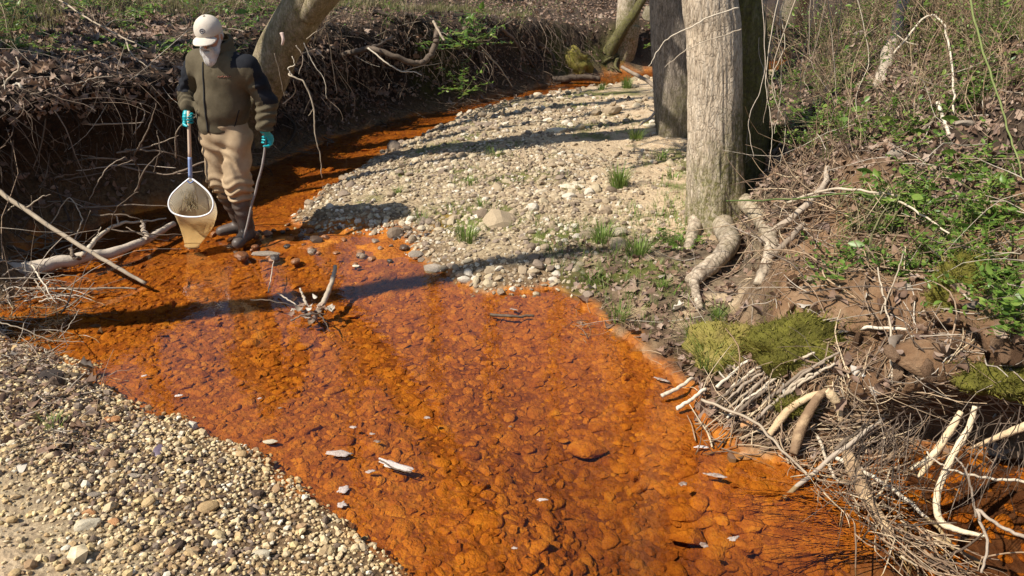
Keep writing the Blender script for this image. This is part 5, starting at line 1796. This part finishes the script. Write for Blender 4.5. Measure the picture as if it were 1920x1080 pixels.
for k, (a, b) in enumerate([((925, 50), (1000, 130)), ((940, 60), (985, 120)), ((1010, 90), (1045, 128)), ((870, 60), (900, 120)), ((760, 35), (800, 60)), ((700, 30), (760, 55))]):
    stick("bank_root", "mossy root running down the shaded bank before the bend", [([(*a, 'l', .06), ((a[0] + b[0]) / 2 + 6, (a[1] + b[1]) / 2, 'l', .08), (*b, 'l', .04)], .035, .02)], M_DARK, "tree root", 9, .2, .01, 400 + k, group="mossy roots on the shaded bank")
# far right of the bar
stick("grey_branch", "pale bare branch reaching left from the foot of the grey trunk", [([(1292, 235, 8.35), (1262, 205, 8.5), (1246, 182, 8.8), (1215, 153, 9.2), (1166, 126, 9.7)], .030, .022), ([(1252, 190, 8.7), (1225, 215, 8.5), (1200, 235, 8.3)], .022, .010)], M_LOG, seed=17)
stick("hanging_twig", "thin twig arching left across the grey trunk", [([(1385, 15, 4.9), (1330, 32, 4.85), (1285, 55, 4.85), (1250, 75, 4.85), (1226, 108, 4.85), (1218, 124, 4.85)], .005, .002)], M_PALE, seed=18)
stick("hanging_twig", "lower thin twig crossing the gap between the grey and pale trunks", [([(1390, 55, 4.9), (1340, 72, 4.85), (1290, 92, 4.85), (1245, 126, 4.85)], .0045, .002)], M_PALE, seed=19)
stick("drift_log", "short dark log at the water line under the bend trees", [([(1035, 150, 'z', .05), (1080, 146, 'z', .08), (1125, 147, 'z', .06)], .07, .05)], M_DARK, "log", 10, .2, .01, 20)
# pale vines hanging at the right of the big trunk
rg = np.random.default_rng(33)
for k in range(18):
    x0 = rg.uniform(1425, 1600)
    x1 = x0 + rg.normal(-25, 30)
    y1 = rg.uniform(160, 330)
    Yt = rg.uniform(5.0, 6.2)
    stick("bare_vine", "thin pale vine hanging down beside the big pale trunk", [([(x0, -30, Yt), ((x0 + x1) / 2 + rg.normal(0, 22), y1 * .45, Yt - .1), (x1 + rg.normal(0, 12), y1 * .75, Yt - .2), (x1, y1, Yt - .3)], rg.uniform(.002, .0045), .0015)], [M_PALE, M_LOG, M_LOG][k % 3], "vine", seed=500 + k, wob=.004, group="pale vines beside the big trunk")
stick("green_cane", "long green thorny cane arching down at the right edge", [([(1815, -20, 4.0), (1835, 70, 3.9), (1865, 160, 3.8), (1893, 250, 3.7), (1915, 320, 3.6), (1918, 380, 3.55)], .006, .004)], M_GREENST, "cane", seed=21)
stick("brown_sapling", "leaning brown sapling stem in the thicket above the right bank", [([(1652, 160, 'l', .0), (1668, 110, 'l', .25), (1690, 40, 'l', .6), (1715, -30, 'l', 1.0)], .055, .035)], M_LOG, "sapling", 10, .2, .01, 22)
stick("white_stick", "short white stick propped in the dead leaves of the upper right bank", [([(1752, 222, 'l', .10), (1764, 240, 'l', .06), (1778, 258, 'l', .02)], .013, .010)], M_PALE, seed=23)
stick("brown_stick", "brown stick lying against the short white stick", [([(1718, 258, 'l', .02), (1740, 246, 'l', .05), (1760, 232, 'l', .08)], .012, .009)], M_LOG, seed=24)
stick("bent_cane", "pale cane bent over in an arch in the right hand leaf litter", [([(1668, 140, 'l', .15), (1715, 115, 'l', .3), (1745, 120, 'l', .3), (1765, 150, 'l', .22), (1782, 200, 'l', .1), (1786, 222, 'l', .02)], .008, .006)], M_PALE, seed=25)
# sticks on the right bank
RS = [
 ("long straight stick slanting from the water up to the right over the drift", [(1468, 940, 'l', .02), (1590, 862, 'l', .10), (1700, 785, 'l', .12), (1790, 735, 'l', .10), (1875, 688, 'l', .06)], .011, .008, M_LOG),
 ("pale thin stick slanting down left of the peeled roots into the water", [(1312, 775, 'l', .08), (1400, 828, 'l', .12), (1460, 878, 'l', .10), (1515, 908, 'l', .04)], .008, .006, M_PALE),
 ("second slanting stick below the long straight one", [(1560, 870, 'l', .08), (1640, 815, 'l', .12), (1710, 760, 'l', .10)], .008, .005, M_LOG),
 ("thin pale stick falling across the green leaves above the bare clay", [(1620, 390, 'l', .1), (1690, 440, 'l', .16), (1770, 480, 'l', .12)], .007, .005, M_PALE),
 ("horizontal pale stick lying on the clay right of the moss mound", [(1545, 634, 'l', .02), (1610, 632, 'l', .05), (1695, 628, 'l', .03)], .011, .007, M_PALE),
 ("upright forked twig standing in front of the bare clay", [(1668, 735, 'l', .04), (1660, 670, 'l', .12), (1645, 625, 'l', .16), (1630, 575, 'l', .2)], .006, .004, M_PALE),
 ("thin twig crossing the upright forked twig", [(1640, 640, 'l', .14), (1672, 560, 'l', .16), (1688, 500, 'l', .1)], .004, .003, M_PALE),
 ("long thin pale twig running level above the overhang at the right", [(1560, 790, 'l', .12), (1700, 772, 'l', .12), (1920, 735, 'l', .08)], .005, .004, M_PALE),
 ("weathered branch lying along the bank right of the pale tree", [(1425, 470, 'l', .06), (1500, 420, 'l', .10), (1540, 380, 'l', .12), (1545, 345, 'l', .1)], .024, .016, M_LOG),
 ("lower weathered branch under the first one right of the pale tree", [(1440, 500, 'l', .05), (1480, 470, 'l', .08), (1500, 445, 'l', .08)], .020, .014, M_LOG),
 ("level pale branch over the dark hollow right of the pale tree", [(1470, 415, 'l', .12), (1560, 405, 'l', .16), (1680, 408, 'l', .12)], .009, .006, M_PALE),
 ("greenish bramble stem running level under the pale branch", [(1350, 425, 'l', .2), (1480, 440, 'l', .22), (1600, 428, 'l', .2), (1690, 420, 'l', .1)], .006, .004, M_GREENST),
 ("pale driftwood stick lying at the water edge below the sedge", [(1240, 742, 'z', .02), (1270, 728, 'z', .04), (1300, 708, 'z', .07)], .012, .009, M_PALE),
 ("second driftwood stick at the water edge just below the first", [(1268, 766, 'z', .02), (1290, 752, 'z', .05), (1322, 730, 'z', .08)], .011, .009, M_PALE),
 ("pale curved twig at the bottom edge of the drift pile", [(1530, 835, 'l', .05), (1555, 905, 'l', .06), (1580, 925, 'l', .05), (1640, 905, 'l', .04)], .008, .005, M_PALE),
 ("long pale stick on the drift pile running down to the right", [(1560, 885, 'l', .08), (1640, 935, 'l', .10), (1740, 1010, 'l', .08), (1780, 1040, 'l', .05)], .010, .007, M_PALE),
 ("short reddish stick at the low right of the drift", [(1740, 1020, 'l', .05), (1780, 1045, 'l', .05), (1835, 1070, 'l', .04)], .012, .010, M_LOG),
 ("thin upright twig at the right edge in front of the dark hollow", [(1830, 970, 2.15), (1818, 900, 2.2), (1790, 855, 2.25)], .005, .003, M_LOG),
 ("tangled bare branch at the lower right corner", [(1930, 1010, 2.0), (1870, 985, 2.05), (1830, 955, 2.1), (1850, 1010, 2.05), (1842, 1075, 2.0)], .007, .005, M_LOG),
 ("thin branch crossing the dark hollow at the right edge", [(1930, 905, 2.2), (1850, 895, 2.25), (1780, 880, 2.3), (1740, 850, 2.35)], .006, .003, M_PALE),
]
for k, (lab, pts, r0, r1, m_) in enumerate(RS):
    stick("bank_stick", lab, [(pts, r0, r1)], m_, seed=600 + k)
# parallel sticks poking out under the moss mound
for k in range(14):
    x, y = rg.uniform(1310, 1470), rg.uniform(735, 800)
    L = rg.uniform(60, 130)
    stick("drift_stick", "grey drift stick lying slantwise in the pile below the moss mound", [([(x, y, 'l', .03), (x + L * .5, y - L * .32, 'l', .07), (x + L, y - L * .62, 'l', .07)], rg.uniform(.006, .012), .006)], [M_PALE, M_LOG][k % 2], seed=700 + k, group="drift sticks below the moss mound")
# peeled pale roots
RT = [
 ("short thick pale root lying left of the forked root on the drift", [(1440, 826, 'l', .03), (1475, 795, 'l', .08), (1520, 775, 'l', .10), (1555, 762, 'l', .06)], .022, .020, ()),
 ("thick bent pale root forking over the drift in the right foreground", [(1484, 868, 'l', .05), (1498, 830, 'l', .10), (1522, 792, 'l', .12), (1542, 772, 'l', .12)], .030, .026, ([(1540, 772, 'l', .12), (1562, 790, 'l', .10), (1574, 812, 'l', .06)], .026, .020)),
 ("thickest straight pale root running down into the twig pile", [(1588, 850, 2.72), (1605, 890, 2.60), (1632, 945, 2.44), (1672, 1002, 2.30)], .038, .034, ()),
 ("pale splayed root hanging from the overhang in front of the dark hollow", [(1802, 772, 2.52), (1780, 810, 2.48), (1750, 855, 2.45), (1722, 895, 2.42)], .018, .020, ([(1765, 835, 2.46), (1735, 865, 2.44), (1706, 880, 2.44)], .014, .012)),
 ("long pale crooked root dropping from the overhang and elbowing right at the water", [(1828, 762, 2.42), (1815, 805, 2.40), (1788, 850, 2.36), (1768, 895, 2.32), (1757, 930, 2.28), (1762, 975, 2.24), (1790, 992, 2.2), (1850, 1006, 2.16)], .015, .019, ()),
 ("short pale root stub at the right edge of the overhang", [(1945, 790, 2.15), (1890, 812, 2.2), (1820, 840, 2.28)], .017, .012, ()),
 ("thin pale root along the top of the overhang at the right", [(1930, 752, 'l', .05), (1850, 748, 'l', .05), (1780, 752, 'l', .04)], .014, .010, ()),
]
for k, (lab, pts, r0, r1, extra) in enumerate(RT):
    stick("peeled_root", lab, [(pts, r0, r1)] + ([extra] if extra else []), M_ROOT, "tree root", 14, .10, .0012, 800 + k)
# fine roots hanging in the dark hollow
mb = MB()
for k in range(150):
    x, y = rg.uniform(1600, 1930), rg.uniform(760, 880)
    Y = rg.uniform(2.2, 2.55)
    a = P(x, y, Y=Y)
    L = rg.uniform(.08, .35)
    b = a + np.array([rg.normal(-.05, .06), rg.normal(-.02, .05), -L])
    b[2] = max(b[2], .01)
    mb.add(*tube([a, (a + b) / 2 + rg.normal(0, .03, 3), b], rg.uniform(.0012, .003), .0008, 4, n=7, cap=False), rg.random())
stuff(mb, "fine_roots", ROOTY, "fine brown roots hanging in the dark hollow under the right bank", "roots", True)
mb = MB()
for k in range(150):
    x, y = rg.uniform(1560, 1720), rg.uniform(900, 1030)
    a = P(x, y, -.01)
    b = P(x - rg.uniform(60, 230), y + rg.normal(-5, 28), -.03)
    mb.add(*tube([a, (a + b) / 2 + rg.normal(0, .02, 3) * [1, 1, .3], b], rg.uniform(.0015, .004), .001, 4, n=7, cap=False), rg.random())
stuff(mb, "submerged_roots", ORANGE, "fan of fine rust coated roots under the water at the right bank", "roots", True)

# moss mounds
M_MOSS = simple("moss", [(.3, (.055, .05, .012)), (.48, (.13, .12, .022)), (.62, (.21, .185, .04)), (.8, (.27, .21, .07))], 11, .95, .1, 1.0, 70, .014)
MOSSBL = leafmat("moss_shoot", [(.08, .08, .015), (.17, .165, .03), (.26, .235, .05), (.30, .23, .1)], .8, .1, .3)
def moss(px, py, r, hgt, label, seed, lift=0.0):
    c = G(px, py, lift)
    v, f = ico(4)
    d = v * np.array([r[0], r[1], hgt])
    d *= (1 + .6 * fbm(v * 2.1 + seed, 5, seed))[:, None]
    keep = None
    mb = MB()
    mb.add(d + c, [f], .5)
    o = tag(mb.build("moss_mound", M_MOSS, None, tuple(c)), label, "moss")
    rr = np.random.default_rng(seed)
    up = np.where(v[:, 2] > -.3)[0]
    NS = 2600
    pick = rr.choice(up, NS)
    pos = d[pick] + rr.normal(0, .006, (NS, 3))
    protos = [(np.array([[-.12, 0, 0], [.12, 0, 0], [rr.normal(0, .3), rr.normal(0, .3), 1]]), [np.array([[0, 1, 2]])]) for _ in range(4)]
    s = .017 * np.exp(rr.normal(0, .35, NS))
    mb = instances(protos, pos, rand_rot(NS, .35, v[pick] + [0, 0, .5], rng=rr), np.repeat(s[:, None], 3, 1), rr.integers(0, 4, NS), rr.random(NS))
    # shoots thinning out over the soil round the cushion
    n2_ = 1100
    an, ra = rr.uniform(0, 6.28, n2_), 1 + np.abs(rr.normal(0, .38, n2_))
    xy = np.stack([c[0] + np.cos(an) * ra * r[0] * .9, c[1] + np.sin(an) * ra * r[1] * .9], 1)
    gp, gn = drop_many(xy)
    okk = gp[:, 2] > .02
    s2 = .012 * np.exp(rr.normal(0, .35, n2_))
    mb2 = instances(protos, gp[okk] - c, rand_rot(n2_, .35, gn, rng=rr)[okk], np.repeat(s2[:, None], 3, 1)[okk], rr.integers(0, 4, n2_)[okk], rr.random(n2_)[okk])
    for vv_, rr_ in zip(mb2.v, mb2.rnd):
        mb.v.append(vv_); mb.rnd.append(rr_)
    for q_ in mb2.t:
        mb.t.append(q_ + mb.n)
    mb.n += mb2.n
    b = mb.build("moss_shoots", MOSSBL, o)
    b["kind"] = "stuff"
moss(1362, 660, (.20, .16), .20, "large rounded yellow green moss mound over the water edge", 1, -.03)
moss(1495, 640, (.22, .13), .15, "broad moss cushion on the clay right of the large moss mound", 2, -.04)
moss(1470, 262, (.16, .12), .12, "bright yellow moss hump at the right foot of the big trunk", 3, -.02)
moss(1800, 535, (.11, .09), .14, "bright green moss clump among the leaves at the far right", 4, -.02)
moss(1880, 700, (.16, .10), .07, "flat mossy patch on the bank at the right edge", 5, -.03)
moss(1500, 755, (.09, .06), .05, "small flat moss patch just above the forked pale root", 6, -.02)
moss(1075, 112, (.34, .25), .30, "dark green mossy hump on the shaded bank before the bend", 7, -.1)
moss(1395, 360, (.16, .10), .20, "yellowish moss collar low on the right side of the big trunk", 9, -.03)

# clay clods on the bare bank
def clod(seed):
    v_, f_ = stone_proto(seed, 3, .8)
    return v_ * (1 + .30 * fbm(v_ * 2.6 + seed, 4, seed))[:, None], f_
M_CLAY = simple("clay_clod", [(.25, (.10, .055, .03)), (.5, (.20, .115, .065)), (.75, (.32, .21, .13))], 10, .95, .15, .9, 45, .012)
M_CL = stone_meshes([clod(900 + k) for k in range(6)], M_CLAY, "clay_clod")
for k in range(46):
    x, y = rg.uniform(1440, 1900), rg.uniform(480, 740)
    s = rg.uniform(.018, .05)
    o = bpy.data.objects.new("clay_clod", M_CL[k % 6])
    COL.objects.link(o)
    o.location = G(x, y, 0)
    o.rotation_euler = rg.uniform(0, 6, 3)
    o.scale = (s * 1.2, s, s * .8)
    tag(o, "lump of reddish clay sticking out of the bare right bank", "clay lump", "clay lumps of the right bank")

# stones that stand out
M_CREAM = simple("cream_rock", [(.3, (.50, .42, .28)), (.7, (.72, .64, .48))], 9, .85, .25, .7, 60, .006, rnd_w=.2)
M_GREYR = simple("grey_rock", [(.3, (.20, .16, .12)), (.7, (.42, .35, .27))], 9, .8, .3, .7, 60, .006, rnd_w=.2)
M_SHELL = simple("purple_shell", [(.3, (.06, .04, .06)), (.7, (.24, .19, .23))], 20, .35, .5, .3, 50, .003, rnd_w=.2)
M_RUSTR = simple("rusty_rock", [(.3, (.36, .14, .04)), (.7, (.55, .30, .14))], 9, .8, .3, .6, 60, .006, rnd_w=.2)
def rock(px, py, scl, mat, label, seed, name="rock", cat="stone", z=None, rotz=0, ang=.8, lift=.2):
    pv, pf = stone_proto(seed, 3, ang)
    mb = MB()
    mb.add(pv, pf, .5)
    me = mb.mesh(name, smooth=False)
    me.materials.append(mat)
    o = bpy.data.objects.new(name, me)
    COL.objects.link(o)
    c = G(px, py) if z is None else P(px, py, z)
    o.location = c + np.array([0, 0, scl[2] * lift])
    o.rotation_euler = (0, 0, rotz)
    o.scale = scl
    return tag(o, label, cat)
rock(812, 508, (.085, .07, .06), M_GREYR, "grey brown angular stone at the water edge of the bar", 1001)
rock(780, 480, (.06, .05, .05), M_GREYR, "mossy grey stone just up the edge from the angular stone", 1002)
rock(497, 477, (.12, .05, .03), M_GREYR, "long flat grey slab lying in the riffle below the man's feet", 1003, z=.01)
rock(668, 499, (.032, .022, .015), M_CREAM, "small pale stone breaking the water right of the stick snag", 1004, z=.0)
rock(507, 829, (.036, .024, .018), M_CREAM, "single pale stone lying in the orange water near the gravel edge", 1005, z=.0)
rock(1070, 352, (.13, .09, .05), M_CREAM, "largest cream boulder in the middle of the gravel bar", 1006)
rock(1045, 247, (.13, .1, .07), M_CREAM, "pale pointed stone high on the gravel bar near the grey trunk", 1007)
rock(1220, 238, (.10, .07, .06), M_CREAM, "white stone by the dark branch at the foot of the grey trunk", 1008)
rock(165, 985, (.050, .040, .034), M_CREAM, "blocky pale stone lying on the sand in the left foreground", 1009, rotz=.6, ang=1.0)
rock(168, 962, (.030, .022, .02), M_RUSTR, "small rusty stone behind the blocky pale stone", 1010)
rock(212, 982, (.026, .030, .022), M_RUSTR, "orange brown stone right of the blocky pale stone", 1011)
rock(490, 1042, (.036, .034, .022), M_CREAM, "flat cream stone near the bottom edge of the gravel", 1012)
rock(210, 788, (.050, .036, .022), M_RUSTR, "flat rust coloured stone at the upper edge of the near gravel", 1013)
rock(297, 846, (.022, .052, .020), M_SHELL, "dark purple mussel shell lying on the near gravel", 1014, "mussel_shell", "shell", rotz=.35, ang=.1)
rock(172, 928, (.036, .022, .012), M_GREYR, "flat dark grey pebble above the blocky pale stone", 1015)
rock(250, 892, (.034, .018, .012), M_GREYR, "flat greenish grey pebble left of the mussel shell", 1016)
rock(95, 708, (.075, .05, .05), simple("dark_lump", [(.3, (.04, .03, .025)), (.7, (.16, .13, .1))], 12), "dark rotten lump of wood at the left water edge", 1017, "wood_lump", "wood")
rock(359, 464, (.065, .04, .025), M_GREYR, "flat stone in the water under the tip of the net", 1018, z=.0)
rock(1100, 845, (.10, .075, .05), ORANGE, "large drowned cobble near the middle of the lower pool", 1019, z=-.10)
rock(1280, 965, (.085, .07, .05), ORANGE, "large blocky drowned stone at the lower right of the pool", 1020, z=-.10)
rock(1290, 1010, (.085, .06, .05), ORANGE, "second blocky drowned stone below the large one", 1021, z=-.11)
rock(830, 320, (.07, .05, .04), M_CREAM, "rounded cream cobble on the left slope of the bar", 1022)
rock(1810, 235, (.06, .05, .05), M_GREYR, "brown stone in the dead leaves of the upper right bank", 1023)
rock(1680, 292, (.055, .045, .045), M_GREYR, "tan stone below the short white stick in the leaf litter", 1024)
rock(1620, 68, (.12, .10, .08), M_GREYR, "pale rounded stone half hidden in the thicket", 1025)
rock(1390, 858, (.055, .04, .035), M_RUSTR, "reddish stone at the water edge of the drift pile", 1026)
rock(1405, 800, (.045, .03, .03), M_RUSTR, "smaller reddish stone above the one at the water edge", 1027)

# the snag in mid stream: a stick with a heap of leaves caught on it
stick("snag_stick", "upright broken stick of the snag in mid stream", [([(598, 582, 'z', .01), (612, 556, 'z', .06), (622, 528, 'z', .10), (630, 500, 'z', .14)], .020, .014), ([(575, 572, 'z', .02), (568, 555, 'z', .06), (563, 540, 'z', .1)], .010, .006)], M_PALE, seed=31)
DRYL = leafmat("dry_pale_leaf", [(.42, .36, .28), (.60, .54, .45), (.30, .24, .18), (.12, .09, .07)], .6, .3, .15)
for k in range(30):
    g = P(585 + rg.normal(0, 22), 580 + rg.normal(0, 9), .015 + abs(rg.normal(0, .025)))
    mb = MB()
    V, F = P_LEAF[k % 8]
    mb.add(V * rg.uniform(.035, .075), F, rg.random())
    o = mb.build("caught_leaf", DRYL if k % 5 < 2 else DEAD)
    o.location = g
    o.rotation_euler = (rg.normal(0, .25), rg.normal(0, .25), rg.uniform(0, 6))
    tag(o, "wet dead leaf in the heap caught on the mid stream snag", "dead leaf", "leaves heaped on the snag")
for k, (a, b) in enumerate([((470, 562), (560, 575)), ((520, 550), (575, 590)), ((600, 590), (618, 622)), ((545, 600), (610, 588))]):
    stick("snag_twig", ["thin dark twig trailing left from the snag", "thin twig crossing the snag heap", "dark twig pointing down from the snag", "pale twig along the front of the snag"][k], [([(*a, 'z', .02), ((a[0] + b[0]) / 2, (a[1] + b[1]) / 2 - 4, 'z', .04), (*b, 'z', .01)], .006, .003)], [M_DARK, M_LOG][k % 2], seed=900 + k)
stick("sunken_stick", "dark straight stick lying under the water in mid pool", [([(920, 590, 'z', -.005), (960, 593, 'z', .004), (1002, 592, 'z', -.005)], .011, .008)], M_DARK, seed=41)
stick("thin_twig", "thin pale twig standing in the riffle right of the man's boots", [([(503, 548, 'z', .005), (508, 520, 'z', .03), (513, 490, 'z', .05)], .004, .003)], M_PALE, seed=42)

# bark, leaves and foam floating on the water
M_FOAM = simple("foam", [(.3, (.20, .13, .09)), (.42, (.40, .32, .27)), (.7, (.58, .50, .45))], 60, .8, .3, .9, 180, .006)
def flat(name, label, px, py, lx, ly, rot, mat, cat, seed, z=.004, thick=.0025, holes=False):
    r = np.random.default_rng(seed)
    n = 26
    a = np.arange(n) * 2 * np.pi / n
    rad = 1 + .75 * fbm(np.stack([np.cos(a) * 2.4, np.sin(a) * 2.4], 1) + seed * 3.7, 4, seed)
    ring = np.stack([np.cos(a) * rad * lx, np.sin(a) * rad * ly, np.zeros(n)], 1)
    V = [ring, ring * [.93, .93, 1] + [0, 0, thick], ring * [.5, .5, 1] + [0, 0, thick * 1.3] + r.normal(0, thick * .25, (n, 3)) * [0, 0, 1], [[0, 0, thick * 1.2]]]
    V = np.concatenate(V)
    k = np.arange(n)
    k2 = (k + 1) % n
    F = [np.concatenate([np.stack([k + n * j, k2 + n * j, k2 + n * (j + 1), k + n * (j + 1)], 1) for j in (0, 1)]), np.stack([2 * n + k, 2 * n + k2, np.full(n, 3 * n)], 1), ]
    c_, s_ = math.cos(rot), math.sin(rot)
    V = V @ np.array([[c_, s_, 0], [-s_, c_, 0], [0, 0, 1]])
    mb = MB()
    g = P(px, py, z)
    mb.add(V + g, F, .5)
    return tag(mb.build(name, mat, None, tuple(g)), label, cat)
flat("floating_bark", "long pale piece of bark floating in the orange pool", 741, 874, .10, .022, -.42, M_FOAM, "bark", 1, thick=.006)
flat("floating_bark", "shorter pale piece of bark left of the long one", 640, 851, .062, .018, -.15, M_FOAM, "bark", 2, thick=.005)
stick("bark_edge", "dark sunken stick along the long floating bark", [([(712, 862, 'z', .016), (742, 878, 'z', .018), (775, 888, 'z', .012)], .004, .003)], M_DARK, seed=43)
FO = [(642, 918, .022, .028, "grey foam patch on the water near the gravel edge"), (642, 946, .020, .018, "small foam patch touching the lower end of the grey foam"), (662, 801, .016, .009, "small round foam fleck above the short bark"), (698, 814, .015, .008, "foam fleck right of the small round one"), (707, 828, .015, .010, "rounded foam fleck just above the long bark"), (694, 884, .020, .009, "thin white leaf floating below the long bark"), (801, 783, .016, .010, "isolated foam fleck in the centre of the pool"), (1017, 937, .019, .008, "thin pale leaf floating right of centre in the lower pool"), (1281, 907, .018, .012, "foam ring in the lower right of the pool"), (1320, 1022, .014, .013, "lowest foam fleck at the right"), (1375, 1010, .026, .011, "larger foam patch at the lower right"), (963, 580, .028, .010, "pale leaf near the inner corner of the bar"), (957, 800, .008, .005, "tiny bubble fleck in mid pool"), (965, 1028, .010, .006, "tiny pale fleck near the bottom edge"), (1240, 712, .04, .012, "curled pale leaf floating at the right water edge"), (335, 742, .022, .009, "pale chip in the shallow water by the near bar"), (270, 705, .016, .008, "pale chip near the left water edge"), (487, 747, .010, .006, "tiny white chip in the shallow orange water"), (525, 765, .010, .006, "second tiny white chip right of the first"), (1345, 892, .045, .014, "broad grey leaf at the water edge of the drift"), (1315, 838, .03, .010, "pale leaf caught at the tip of the drift pile")]
for k, (x, y, a, b, lab) in enumerate(FO):
    flat("leaf_chip" if "leaf" in lab or "chip" in lab else "foam_fleck", lab, x, y, a, b, rg.uniform(-.6, .6), M_FOAM, "floating leaf" if "leaf" in lab else ("chip" if "chip" in lab else "foam"), 50 + k)

# single large dead leaves that stand out on the right bank and the near bar
for k in range(90):
    x, y = (rg.uniform(1300, 1900), rg.uniform(470, 900)) if k < 60 else (rg.uniform(0, 200), rg.uniform(600, 900))
    if k >= 75:
        x, y = rg.uniform(1080, 1300), rg.uniform(480, 640)
    g = G(x, y, .015)
    mb = MB()
    V, F = P_LEAF[k % 8]
    mb.add(V * rg.uniform(.06, .10), F, rg.random())
    o = mb.build("dead_leaf", DEAD if k % 3 else DRYL)
    o.location = g
    o.rotation_euler = (rg.normal(0, .5), rg.normal(0, .5), rg.uniform(0, 6))
    grp = ("large dead leaf lying loose on the right bank", "large dead leaves on the right bank") if k < 60 else (("dark dead leaf on the soil at the left edge of the near bar", "dead leaves at the left edge") if k < 75 else ("dead leaf lying on the low ground left of the pale tree roots", "dead leaves left of the tree roots"))
    tag(o, grp[0], "dead leaf", grp[1])
